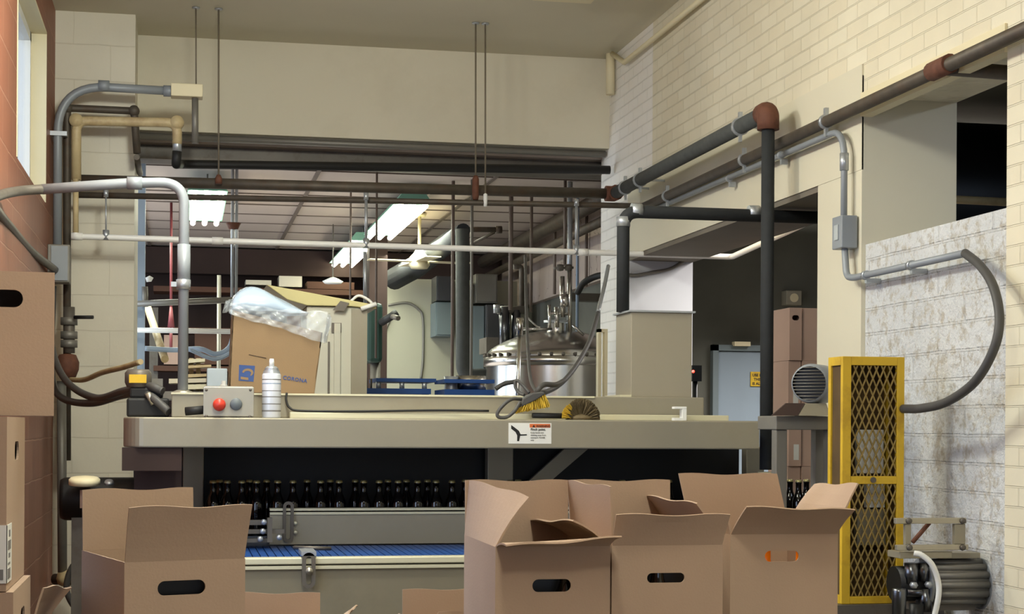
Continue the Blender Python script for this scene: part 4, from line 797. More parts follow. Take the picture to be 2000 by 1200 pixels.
# big carton with film bag on the rear channel
def solidquad(mb, p, off): mb.prism(p, off)
YB_ = 7.02
t = thing('tilted_carton', 'brown cardboard carton with a blue printed square, lined with crumpled clear film', 'carton', (WY(545, 770, YB_).x, YB_+.12, zc1))
C4c = [WY(447, 771, YB_), WY(614, 771, YB_), WY(630, 650, YB_), WY(455, 606, YB_)]
C4c[0].z = C4c[1].z = zc1+.0005
dp = Vector((0, .26, 0)); th = .005
sh = MB(); sh.prism(C4c, (0, th, 0)); sh.prism([p+dp for p in C4c], (0, -th, 0))
sh.prism([C4c[0], C4c[3], C4c[3]+dp, C4c[0]+dp], (C4c[1]-C4c[0]).normalized()*th); sh.prism([C4c[1], C4c[2], C4c[2]+dp, C4c[1]+dp], -(C4c[1]-C4c[0]).normalized()*th)
sh.prism([C4c[0], C4c[1], C4c[1]+dp, C4c[0]+dp], (0, 0, th)); sh.build('box', 'cardtan', t)
# print on the front
bL = [WY(466, 744, YB_-.001), WY(495, 746, YB_-.001), WY(498, 715, YB_-.001), WY(467, 713, YB_-.001)]
o = MB().prism(bL, (0, .0009, 0)).build('blue_print', 'bluelogo', t)
cc = WY(484, 728, YB_-.002); sw = []
arc = [(cc.x+S(11, 480, YB_)*math.cos(an), YB_-.0018, cc.z+S(8, 480, YB_)*math.sin(an)) for an in [PI*(-.35+i/8*1.35) for i in range(9)]]
arc2 = [(cc.x+S(7, 480, YB_)*math.cos(an)-.001, YB_-.0018, cc.z-.002+S(4.2, 480, YB_)*math.sin(an)) for an in [PI*(1.0-i/8*1.2) for i in range(9)]]
MB().prism(arc+arc2, (0, .0009, 0)).build('swirl', 'cardtan', o)
MB().prism([WY(470, 741, YB_-.002), WY(485, 743, YB_-.002), WY(485, 738, YB_-.002), WY(470, 736, YB_-.002)], (0, .0009, 0)).build('swirl', 'cardtan', o)
dd = (WY(604, 746, YB_)-WY(552, 738, YB_)).normalized(); text('lettering', 'CORONA', .0225, 'bluelogo', t, WY(552, 741, YB_-.0012), dd, (-dd.z, 0, dd.x), .0003, bold=.0005, spacing=1.08)
MB().tube([WY(486, 693, YB_-.001), WY(520, 700, YB_-.001)], .0012, 6).build('crease', 'darkbrown', t)
# film: draped cuff over the rim, ballooned dome behind it
def sheet(name, fn, nu, nv, m, parent, thick=.0012):
    vs = [fn(i/nu, j/nv) for j in range(nv+1) for i in range(nu+1)]; fs = [(j*(nu+1)+i, j*(nu+1)+i+1, (j+1)*(nu+1)+i+1, (j+1)*(nu+1)+i) for j in range(nv) for i in range(nu)]
    o = MB().add(vs, fs, True).build(name, m, parent); so = o.modifiers.new('s', 'SOLIDIFY'); so.thickness = thick; return o
rnd = [random.uniform(-1, 1) for _ in range(400)]
def cuff(u, v):
    top = along(WY(449, 594, YB_-.012), WY(641, 611, YB_-.012), u); bot = along(WY(447, 612, YB_-.012), WY(634, 670, YB_-.012), u)
    bot.z -= .004*math.sin(u*9)+.002*math.sin(u*31); top.z += .004*math.sin(u*7+1)+.003*math.sin(u*23)
    p = along(top, bot, v); p.y += .005*math.sin(u*17+v*3)+.003*math.sin(u*31-v*9)+.002*math.sin(u*53+v*14); return p
sheet('film_cuff', cuff, 60, 12, 'film', t)
def cuffl(u, v):
    a0 = along(WY(442, 590, YB_), WY(455, 584, YB_+.24), u); b0 = along(WY(440, 612, YB_), WY(450, 608, YB_+.24), u); p = along(a0, b0, v); p.x += .008*math.sin(u*14+v*5)-.005; return p
sheet('film_cuff', cuffl, 16, 6, 'film', t)
def cuffr(u, v):
    a0 = along(WY(644, 622, YB_), WY(640, 612, YB_+.24), u); b0 = along(WY(634, 672, YB_), WY(634, 660, YB_+.24), u); p = along(a0, b0, v); p.x += .008*math.sin(u*14+v*5)+.004; return p
sheet('film_cuff', cuffr, 16, 6, 'film', t)
def dome(u, v):
    base = along(WY(453, 603, YB_+.03), WY(604, 612, YB_+.03), u)
    h = S(1, 500, YB_)*(50*math.sin(PI*u**.55)*.98 if u < .999 else 0)
    p = Vector(base); p.y += .02+.2*v; p.z += h*math.sin(PI*v)**.4+.003*math.sin(u*14+v*7); p.x -= .03*math.sin(PI*v)*(1-u)*.3; return p
sheet('film_dome', dome, 34, 24, 'filmblue', t)
# grey metal duct box with insulated pipe
a = WY(1232, 772, 6.98); c = WY(1352, 612, 6.98); z0 = zc1+.0005
Yd0 = 6.98; Yd1 = 7.24
t = thing('metal_duct_box', 'tall plain grey metal box standing on the rear channel at the right', 'metal box', ((a.x+c.x)/2, 7.1, z0))
MB().box((a.x, Yd0, z0), (c.x, Yd1, c.z)).build('body', mat('duct_metal', (160, 152, 134), .45, .3, var=.05, sc=3), t, bevel=.003); MB().box((a.x-.012, Yd0-.012, c.z), (c.x+.012, Yd1+.012, c.z+.008)).build('top_flange', 'galv', t)
MB().box((a.x-.05, Yd0-.01, z0), (a.x, Yd1, z0+.01)).build('base_strip', 'bright', t)
IY = 7.12; ir = S(12.5, 1216, IY)
ix = WY(1217, 500, IY).x
t = thing('insulated_pipe', 'black insulated pipe rising beside the grey metal box and running right through the opening', 'pipe', (ix, IY, c.z))
top = WY(1217, 413, IY).z
e_r = Vector((3.06, IY, top)); ztop = max(c.z+.009, 0)
MB().tube(fillet([(ix, IY, ztop), (ix, IY, top), e_r], .075, 8), ir, 18).build('tube', 'insul', t)
for (p0_, p1_) in (((ix, IY, WY(1217, 443, IY).z), (ix, IY, WY(1217, 424, IY).z)), (WY(1233, 411, IY), WY(1253, 412, IY)), (WY(1462, 415, IY), WY(1482, 415, IY))): MB().tube([p0_, p1_], ir+.003, 18).build('collar', 'galv', t)
tag(MB().tube([V(WY(1533, 418, 7.5)), V(WY(1590, 420, 7.5))], .018, 10).build('white_stub', 'pvc'), 'short white pipe stub under the soffit of the large opening', 'pipe')
# hanging cable on white jamb
tag(MB().tube(spline([WY(1205, 530, 9.58), WY(1235, 538, 9.58), WY(1275, 532, 9.58), WY(1310, 525, 9.58), WY(1338, 508, 9.58)]), .010, 8).build('jamb_cable', 'greymetal'), 'thin grey cable clipped across the white jamb', 'cable')
# cream cabinet with frame behind the carton
Yk = 8.3
a = WY(598, 770, Yk); c = WY(686, 600, Yk); d = WY(717, 600, Yk)
t = thing('cream_cabinet', 'tall cream painted machine cabinet behind the tilted carton', 'cabinet', ((a.x+d.x)/2, Yk+.2, 0))
MB().box((a.x, Yk, 0), (d.x, Yk+.42, c.z)).build('body', 'offwhite', t, bevel=.006)
MB().box((c.x, Yk-.012, 0), (d.x, Yk, c.z-.01)).build('corner_post', 'machine', t); MB().box((WY(652, 700, Yk).x, Yk-.02, 0), (WY(664, 700, Yk).x, Yk, WY(650, 632, Yk).z)).build('slot_rail', 'offwhite', t)
MB().box((WY(647, 700, Yk).x, Yk-.008, WY(650, 650, Yk).z), (WY(666, 700, Yk).x, Yk-.001, WY(650, 631, Yk).z)).build('latch_plate', 'darksteel', t)
MB().box((WY(640, 700, Yk).x, Yk-.006, 0), (WY(644, 700, Yk).x, Yk-.001, WY(650, 668, Yk).z)).build('seam', 'darksteel', t)
Pl = [WY(520, 560, Yk), WY(540, 554, Yk), WY(735, 598, Yk), WY(715, 604, Yk), WY(560, 603, Yk)]
t = thing('yellow_lid', 'pale yellow sloping lid with a white handle loop on the cream cabinet', 'lid', (WY(640, 602, Yk).x, Yk+.1, c.z))
sl = [WY(520, 556, Yk-.02), WY(735, 596, Yk-.02)]
MB().prism([sl[0], sl[1], sl[1]+Vector((0, 0, -.02)), (c.x, sl[0].y, c.z+.002), (a.x, sl[0].y, c.z+.002), (a.x-.1, sl[0].y, c.z+.03)], (0, .36, 0)).build('lid_panel', mat('pale_yellow', (206, 196, 140), .5), t, bevel=.004)
MB().prism([WY(650, 606, Yk-.03), WY(665, 588, Yk-.03), WY(682, 592, Yk-.03), WY(672, 608, Yk-.03)], (0, .009, 0)).build('corner_bracket', 'darksteel', t)
MB().tube(spline([WY(684, 590, Yk), WY(700, 578, Yk), WY(718, 585, Yk), WY(728, 594, Yk)]), .007, 8).build('handle', 'white', t)
MB().tube([WY(705, 604, Yk-.03), WY(735, 594, Yk-.03)], .012, 8).build('handle_bar', 'white', t)
# blue steel racks
def bluerack(lab, u0, u1, v0, v1, Y, legs, top2=None):
    a = WY(u0, v1, Y); c = WY(u1, v0, Y); t = thing('blue_rack', lab, 'rack', ((a.x+c.x)/2, Y, 0)); MB().box((a.x, Y, a.z-.01), (c.x, Y+.35, a.z+.02)).build('lower_frame', 'blue', t)
    if v0 < v1: MB().box((WY(top2[0], v0, Y).x, Y, c.z-.02), (WY(top2[1], v0, Y).x, Y+.35, c.z)).build('upper_frame', 'blue', t)
    for u in legs: x_ = WY(u, v0, Y).x; MB().cyl((x_, Y+.02, a.z+.02), (x_, Y+.02, c.z-.02), .014, 12).build('spacer', 'galv', t)
    for x_ in (a.x+.03, c.x-.03):
        for yy in (Y+.03, Y+.3): MB().box((x_-.02, yy-.02, 0), (x_+.02, yy+.02, a.z-.01)).build('leg', 'blue', t)
    return t
t = bluerack('blue steel rack with a raised frame on pale spacers, left of the tank', 650, 842, 740, 765, 9.0, (740, 786, 830), (735, 852))
for u in (692, 716, 725): MB().cyl(WY(u, 760, 9.05), WY(u, 727 if u < 700 else 740, 9.05), .006, 8).build('pin', 'darksteel', t)
t = bluerack('blue rack frame over stainless drums close to the tank', 868, 966, 742, 768, 8.7, (), (868, 966))
c = WY(924, 768, 8.75); MB().lathe([(0, 0), (.09, 0), (.09, .075), (0, .075)], (c.x, 8.85, WY(924, 768, 8.7).z+.021), (0, 0, 1), 24).build('drum', 'ss', t); c = WY(884, 768, 8.75); MB().lathe([(.04, 0), (.035, .02), (.04, .07), (0, .07)], (c.x, 8.8, WY(924, 768, 8.7).z+.021), (0, 0, 1), 20).build('drum', 'galv', t)
tag(MB().tube(spline([WY(968, 760, 8.2), WY(985, 750, 8.2), WY(1006, 746, 8.2)]), .012, 8).build('curved_hose', 'rubbergrey'), 'short dark hose arching behind the brush strap', 'hose')

# drive motor at the left below
t = thing('motor_drum', 'black horizontal drum with a pale round plate left of the machine', 'motor', (WY(190, 1020, 7.3).x, 7.3, 0))
a = WY(118, 975, 7.35); c = WY(300, 975, 7.35); rm = S(42, 180, 7.35)
MB().lathe([(0, 0), (rm*.9, 0), (rm, .02), (rm, (c.x-a.x))], (a.x, 7.35, a.z), (1, 0, 0), 32).build('drum', 'black', t)
pl = WY(165, 940, 7.2); MB().lathe([(0, 0), (S(30, 165, 7.2), 0), (S(30, 165, 7.2), .022), (S(26, 165, 7.2), .03), (0, .03)], (pl.x, 7.2, pl.z-.015), (0, -.12, 1), 28).build('round_plate', 'creamtrim', t)
pl = WY(213, 941, 7.2); MB().lathe([(0, 0), (S(10, 165, 7.2), 0), (S(8, 165, 7.2), .012), (0, .012)], (pl.x, 7.2, pl.z-.008), (0, -.5, 1), 20).build('small_cap', 'galv', t)
a2 = WY(156, 993, 7.22); c2 = WY(174, 958, 7.22); MB().box((a2.x, 7.22, a2.z), (c2.x, 7.24, c2.z)).build('plate', 'cardpink', t)
MB().box((a.x+.05, 7.3, 0), (a.x+.12, 7.4, a.z-rm*.8)).build('leg', 'darksteel', t); MB().box((c.x-.12, 7.3, 0), (c.x-.05, 7.4, a.z-rm*.8)).build('leg', 'darksteel', t)

# ================================================================== RIGHT SIDE: FRAME, MOTOR, GUARD, PUMP
YG = 5.35
gl = WY(1645, 900, YG).x; gr = WY(1766, 900, YG).x; gz1 = WY(1700, 697, YG).z; gz0 = WY(1700, 1180, YG).z; gd = .13
t = thing('chain_guard', 'tall yellow chain guard with diamond mesh front', 'guard', ((gl+gr)/2, YG+gd/2, gz0))
fwd = S(18, 1700, YG); m_ = WY(1700, 938, YG).z
fb = MB(); fb.box((gl, YG, gz0), (gl+fwd, YG+.02, gz1)).box((gr-fwd*.85, YG, gz0), (gr, YG+.02, gz1)).box((gl+fwd, YG, gz1-fwd*.95), (gr-fwd*.85, YG+.02, gz1)).box((gl+fwd, YG, gz0), (gr-fwd*.85, YG+.02, gz0+fwd*.8)).box((gl+fwd, YG, m_-fwd*.45), (gr-fwd*.85, YG+.02, m_+fwd*.4))
fb.build('front_frame', 'yellow', t, bevel=.002)
sb = MB(); 
for x_ in (gl, gr-.02):
    sb.box((x_, YG+.02, gz1-.03), (x_+.02, YG+gd-.0255, gz1)).box((x_, YG+.02, gz0), (x_+.02, YG+gd-.0255, gz0+.03)).box((x_, YG+gd-.025, gz0), (x_+.02, YG+gd, gz1))
sb.box((gl+.0205, YG+.021, gz1-.02), (gr-.0205, YG+gd-.001, gz1-.0005))
sb.build('side_frame', 'yellow', t); 
def dia(x0, x1, z0, z1, Y, dx, dz, r):
    b = MB(); nx = int((x1-x0)/dx)+2; h = z1-z0; w_ = x1-x0; k = dz/dx
    def seg(p, q_):
        b.tube([p, q_], r, 4, cap=False)
    n_ = int((w_+h/k)/dx)+2
    for i in range(-2, n_+1):
        c0 = i*dx                # rising lines: x = c0 + z/k ; falling: x = c0 - z/k
        for sgn in (1, -1):
            if sgn == 1: f0 = lambda z: c0-(h/k)+z/k
            else: f0 = lambda z: c0-z/k
            zs = []
            za_, zb_ = 0, h
            if sgn == 1: lo = (0-c0+h/k)*k; hi = (w_-c0+h/k)*k
            else: lo = (c0-w_)*k; hi = c0*k
            za_ = max(0, lo); zb_ = min(h, hi)
            if zb_-za_ > .01: seg((x0+f0(za_), Y, z0+za_), (x0+f0(zb_), Y, z0+zb_))
    return b
px_ = S(1, 1700, YG); 
dia(gl+fwd, gr-fwd*.85, m_+fwd*.4, gz1-fwd*.95, YG+.008, 14.5*px_, 33*px_, .0036).build('mesh_panel', 'mesh', t)
dia(gl+fwd, gr-fwd*.85, gz0+fwd*.8, m_-fwd*.45, YG+.008, 14.5*px_, 33*px_, .0036).build('mesh_panel', 'mesh', t)
bk = MB().box((gl+.02, YG+gd-.004, gz0), (gr-.02, YG+gd, gz1)).box((gl+.006, YG+.022, gz0+.03), (gl+.010, YG+gd-.026, gz1-.03)).box((gr-.012, YG+.022, gz0+.03), (gr-.008, YG+gd-.026, gz1-.03)); bk.build('back_plate', 'guardback', t)
MB().cyl((WY(1705, 938, YG).x, YG-.006, m_), (WY(1705, 938, YG).x, YG, m_), .010).build('bolt', 'darksteel', t)
bw = MB(); 
for (u0, v0, u1, v1) in ((1674, 840, 1726, 925), (1692, 945, 1728, 992)): 
    a = WY(u0, v1, YG+.08); c = WY(u1, v0, YG+.08); bw.box((a.x, YG+.08, a.z), (c.x, YG+.10, c.z))
bw.build('wall_glimpse_board', 'white', t)  # white boards added in place of the bright wall glimpsed through the guard
a = WY(1672, 1065, YG+.09); c = WY(1728, 995, YG+.09); MB().box((a.x, YG+.08, a.z), (c.x, YG+.11, c.z)).build('grey_shield', 'machine', t)
# stand that carries the guard
t = thing('guard_stand', 'dark steel stand carrying the yellow guard and the small pump', 'stand', ((gl+gr)/2, YG+.06, 0))
MB().box((gl-.03, YG-.02, gz0-.05), (2.62, YG+.30, gz0-.001)).build('platform', 'darksteel', t)
for x_ in (gl, 2.56):
    for y_ in (YG+.01, YG+.25): MB().box((x_, y_, 0), (x_+.05, y_+.05, gz0-.05)).build('leg', 'darksteel', t)
# grey frame with motor behind the guard
YFr = 5.75
f0 = WY(1516, 825, YFr); f1 = WY(1622, 825, YFr)
t = thing('motor_stand', 'grey steel leg frame left of the yellow guard, carrying the motor', 'frame', ((f0.x+f1.x)/2, YFr+.1, 0))
zt_ = WY(1560, 813, YFr).z; zm_ = WY(1560, 840, YFr).z
lw = S(23, 1530, YFr)
MB().box((f0.x, YFr, zm_), (f1.x+.06, YFr+.2, zt_)).build('top_rail', 'greymetal', t, bevel=.003)
for xx in (f0.x+.004, f1.x-.005): MB().box((xx, YFr+.01, 0), (xx+lw, YFr+.06, zm_)).build('leg', 'greymetal', t, bevel=.003)
MB().box((f1.x-.005, YFr+.13, 0), (f1.x+lw, YFr+.18, zm_)).build('leg', 'greymetal', t)
z1_ = WY(1560, 788, YFr).z; a = WY(1508, 812, YFr-.04); c = WY(1622, 812, YFr-.04)
MB().prism([(a.x, YFr-.04, zt_+.001), (WY(1536, 788, YFr).x, YFr-.0, z1_), (WY(1572, 788, YFr).x, YFr-.0, z1_), (WY(1550, 812, YFr).x, YFr-.04, zt_+.001)], (0, .012, 0)).build('wedge_plate', 'darkbrown', t)
MB().prism([(WY(1552, 812, YFr).x, YFr-.04, zt_+.001), (WY(1574, 788, YFr).x, YFr-.0, z1_), (c.x, YFr, z1_), (c.x, YFr-.04, zt_+.001)], (0, .16, 0)).build('mount_block', 'machine', t)
mc = WY(1597, 747, YFr+.06); rm = S(39, 1600, YFr)
t = thing('electric_motor', 'round grey electric motor with a ribbed fan grille left of the yellow guard', 'motor', (mc.x, YFr+.06, z1_))
ax = Vector((-.62, -.78, 0)).normalized()
mc2 = Vector((WY(1606, 747, YFr).x, YFr+.07, z1_+rm))
MB().lathe([(0, -.10), (rm*.95, -.10), (rm, -.08), (rm, .055), (rm*.93, .075), (rm*.86, .078)], mc2, ax, 36).build('housing', 'conduit', t)
MB().lathe([(0, .066), (rm*.86, .066)], mc2, ax, 36).build('grille_back', 'black', t)
xx_, yy_ = frame(ax); hx = Vector((0, 0, 1)).cross(ax).normalized()
gb = MB()
for k in range(-5, 6):
    zz = k*rm*.16; hw = math.sqrt(max(0, (rm*.87)**2-zz**2)); c_ = mc2+ax*.078+Vector((0, 0, zz)); gb.tube([c_-hx*hw, c_+hx*hw], .0018, 6)
gb.build('grille', 'greymetal', t)
# air pump and linkage at the lower right
YP_ = 5.12
def WP(u, v, dy=0): return WY(u, v, YP_+dy)
t = thing('air_pump', 'grey ribbed pump motor with a bar linkage on top at the lower right', 'pump', (WP(1870, 1190).x, YP_, gz0-.001))
zp = WP(1870, 1240).z
ax0 = WP(1805, 1140, .03); ax1 = WP(1915, 1140, .03); rP = S(48, 1860, YP_)
b = MB(); b.tube([ax0, ax1], rP*.86, 28)
for k in range(14):
    an = 2*PI*k/14; cy_, cz_ = math.cos(an), math.sin(an); q1_ = Vector((ax0.x+.006, ax0.y+cy_*rP*.86, ax0.z+cz_*rP*.86)); b.tube([q1_, q1_+Vector((ax1.x-ax0.x-.012, 0, 0))], rP*.15, 8)
b.build('ribbed_housing', 'greymetal', t)
MB().tube([V(ax1, -.004), V(ax1, .014)], rP*1.06, 32).build('end_bell', 'conduit', t); MB().tube([V(ax0, -.012), V(ax0, .0)], rP*1.04, 32).build('end_bell', 'conduit', t)
MB().tube([V(ax0, -.11), V(ax0, -.01)], rP*.72, 20).build('gear_head', 'black', t)
MB().tube([V(ax1, .014), V(ax1, .055)], .012, 12).build('brass_plug', 'creampipe', t)
def bar(u0, v0, u1, v1, mm='steel', dy=0, th=.02): a_ = WP(u0, v1, dy); c_ = WP(u1, v0, dy); return MB().box((a_.x, YP_+dy, a_.z), (c_.x, YP_+dy+th, c_.z)).build('link_bar', mm, t, bevel=.002)
bar(1750, 1012, 1888, 1024, dy=-.06); bar(1752, 1064, 1892, 1076, dy=-.06); bar(1864, 1024, 1886, 1064, 'machine', -.055, .018); bar(1768, 1024, 1780, 1064, 'machine', -.055, .018)
MB().tube([WP(1782, 1060, -.03), WP(1815, 1022, -.03)], .008, 8).build('link_rod', 'rust', t)
for u, v in ((1775, 1018), (1880, 1018), (1776, 1070), (1880, 1070)): MB().lathe([(0, 0), (.011, 0), (.009, .008), (0, .008)], WP(u, v, -.06), (0, -1, 0), 12).build('bolt', 'darksteel', t)
bar(1758, 1078, 1860, 1092, 'machine', -.05, .1); bar(1835, 1080, 1915, 1092, 'machine', -.02, .08)
MB().box((WP(1790, 1100).x, YP_, gz0-.001), (WP(1905, 1100).x, YP_+.10, ax0.z-rP*.6)).build('foot', 'darksteel', t)
c_ = WP(1756, 1150, -.08); MB().lathe([(0, -.12), (S(13, 1756, YP_), -.12), (S(14, 1756, YP_), -.01), (S(13, 1756, YP_), 0), (0, 0)], c_, (0, 0, 1), 20).build('cylinder', 'ssdark', t)
c_ = WP(1790, 1180, -.05); MB().lathe([(0, -.09), (S(13, 1756, YP_), -.09), (S(14, 1756, YP_), 0), (0, 0)], c_, (0, 0, 1), 20).build('cylinder', 'black', t)
for u, v in ((1782, 1143), (1811, 1142)): MB().lathe([(0, 0), (.011, 0), (.011, .02), (0, .02)], WP(u, v, -.06), (0, -1, 0), 6).build('nut', 'galv', t)
for u0, v0, u1, v1, rr in ((1780, 1100, 1780, 1140, .024), (1803, 1100, 1803, 1135, .02), (1770, 1158, 1830, 1158, .014), (1808, 1150, 1808, 1195, .022)): MB().tube([WP(u0, v0, -.02), WP(u1, v1, -.02)], rr, 12).build('fitting', 'ssdark', t)
tag(MB().tube(spline([WP(1785, 1081, -.09), WP(1800, 1085, -.10), WP(1820, 1103, -.11), WP(1832, 1135, -.11), WP(1833, 1165, -.11), WP(1825, 1205, -.10)]), S(5.5, 1820, YP_), 12).build('white_hose', 'white'), 'white hose curving down in front of the grey pump', 'hose')
MB().box((WP(1752, 1100).x, YP_-.10, 0), (WP(1925, 1100).x, YP_+.14, gz0-.06)).build('pump_plinth', 'darksteel') if False else None
t = thing('pump_table', 'dark steel plinth under the small pump', 'stand', (WP(1840, 1100).x, YP_, 0)); zq = WP(1808, 1200, 0).z-.06
xa_, xb_ = WP(1745, 1100).x, WP(1925, 1100).x
MB().box((xa_, YP_-.13, gz0-.14), (xb_, YP_+.14, gz0-.10)).build('platform', 'darksteel', t)
for x_ in (xa_, xb_-.05):
    for y_ in (YP_-.13, YP_+.09): MB().box((x_, y_, 0), (x_+.05, y_+.05, gz0-.14)).build('leg', 'darksteel', t)

# ================================================================== SIDE ROOM CONTENT
a = WY(1390, 860, 10.66); c = WY(1530, 676, 10.66)
t = thing('steel_door', 'blue grey door with a yellow sign in the dark side room', 'door', ((a.x+c.x)/2, 10.66, 0))
MB().box((a.x, 10.64, 0), (a.x+.04, 10.7, c.z)).box((a.x, 10.64, c.z-.04), (a.x+1.0, 10.7, c.z)).box((a.x+.96, 10.64, 0), (a.x+1.0, 10.7, c.z-.04)).build('frame', 'cabgrey', t)
MB().box((a.x+.045, 10.66, .01), (a.x+.955, 10.695, c.z-.045)).build('leaf', 'doorgrey', t)
a = WY(1466, 755, 10.65); s0 = MB().box((a.x, 10.65, a.z), (a.x+.26, 10.658, a.z+.1)).build('yellow_sign', 'yellow', t, bevel=.002); s0['label'] = 'yellow sign with black lettering'
for k, s_ in enumerate(('USE NO', 'THIS DOOR', 'IS ALARMED')): text('lettering', s_, .026, 'ink', s0, (a.x+.012+(.01 if k == 1 else 0), 10.649, a.z+.068-k*.029), (1, 0, 0), (0, 0, 1), .0004, bold=.0008)
MB().box((WY(1488, 800, 10.65).x, 10.63, WY(1488, 785, 10.65).z), (WY(1497, 800, 10.65).x, 10.66, WY(1488, 765, 10.65).z)).build('latch', 'galv', t)
MB().box((WY(1435, 676, 10.6).x, 10.6, WY(1435, 676, 10.6).z), (WY(1466, 676, 10.6).x, 10.66, WY(1466, 668, 10.6).z)).build('closer', 'creamtrim', t)
a = WY(1536, 596, 10.6); c = WY(1566, 568, 10.6); t = thing('junction_box', 'square pale box high on the dark wall above the stacked cartons', 'electrical box', ((a.x+c.x)/2, 10.65, a.z)); MB().box((a.x, 10.6, a.z), (c.x, 10.7, c.z)).build('housing', 'machine', t, bevel=.004); MB().cyl(((a.x+c.x)/2, 10.595, (a.z+c.z)/2), ((a.x+c.x)/2, 10.6, (a.z+c.z)/2), .03).build('dial', 'creamtrim', t)
cS = WY(1352, 728, 7.9); t = thing('indicator_lamp', 'tiny red indicator lamp on a dark box right of the grey metal box', 'lamp', WY(1360, 745, 7.9)); a = WY(1352, 745, 7.9); MB().box((a.x, 7.9, a.z), (a.x+.05, 7.95, a.z+.08)).build('housing', 'black', t); MB().lathe([(0, 0), (.008, 0), (0, .01)], WY(1354, 726, 7.9), (0, -1, 0), 10).build('lens', emat('red_lamp', (255, 60, 40), 3), t); MB().cyl((a.x+.025, 7.93, 0), (a.x+.025, 7.93, a.z), .012).build('post', 'black', t)
# big dark stainless tank seen through the small opening
t = thing('horizontal_tank', 'big dark stainless horizontal tank behind the small opening', 'tank', (4.6, 8.0, 0))
zz = WY(1900, 300, 8).z
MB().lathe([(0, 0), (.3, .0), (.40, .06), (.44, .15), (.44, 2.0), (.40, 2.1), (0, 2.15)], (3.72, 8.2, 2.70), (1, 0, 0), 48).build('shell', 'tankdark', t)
for x_ in (4.2, 5.2): MB().box((x_, 8.0, 0), (x_+.1, 8.4, 2.32)).build('leg', 'darksteel', t)
tag(MB().tube([WY(1825, 388, 7.3), WY(1985, 396, 7.3)], .02, 12).build('beige_pipe', 'creampipe'), 'beige pipe crossing low in the small opening before the dark tank', 'pipe')
tag(MB().box((3.2, 9.2, 2.85), (5.6, 9.4, 3.05)).build('dark_beam', 'darksteel'), 'dark beam near the ceiling behind the small opening', 'beam')

# ================================================================== CARDBOARD CARTONS
TH = .004
def panel_hole(mb, x0, x1, z0, z1, y, hole, thk):
    """vertical panel in the local XZ plane with a stadium slot hole=(cx, cz, w, h)"""
    if not hole: mb.box((x0, y, z0), (x1, y+thk, z1)); return
    cx, cz, w_, h_ = hole; r = min(w_, h_)*.48; n = 5
    pts = []
    for (sx, sz, a0) in ((1, 1, 0), (-1, 1, PI/2), (-1, -1, PI), (1, -1, 1.5*PI)):
        for k in range(n+1):
            an = a0+PI/2*k/n; pts.append((cx+sx*(w_/2-r)+r*math.cos(an), cz+sz*(h_/2-r)+r*math.sin(an)))
    N = len(pts); cor = [(x1, z1), (x0, z1), (x0, z0), (x1, z0)]
    vs = [(p[0], y, p[1]) for p in pts]+[(c[0], y, c[1]) for c in cor]+[(p[0], y+thk, p[1]) for p in pts]+[(c[0], y+thk, c[1]) for c in cor]; M_ = N+4; fs = []
    for q in range(4):
        for k in range(n): i = q*(n+1)+k; fs += [(N+q, i, i+1), (M_+N+q, M_+i+1, M_+i)]
        i = q*(n+1)+n; j = (i+1) % N; c0 = N+q; c1 = N+(q+1) % 4; fs += [(c0, i, j, c1), (M_+c0, M_+c1, M_+j, M_+i), (c0, c1, M_+c1, M_+c0)]
    for i in range(N): j = (i+1) % N; fs.append((i, M_+i, M_+j, j))
    mb.add(vs, fs)
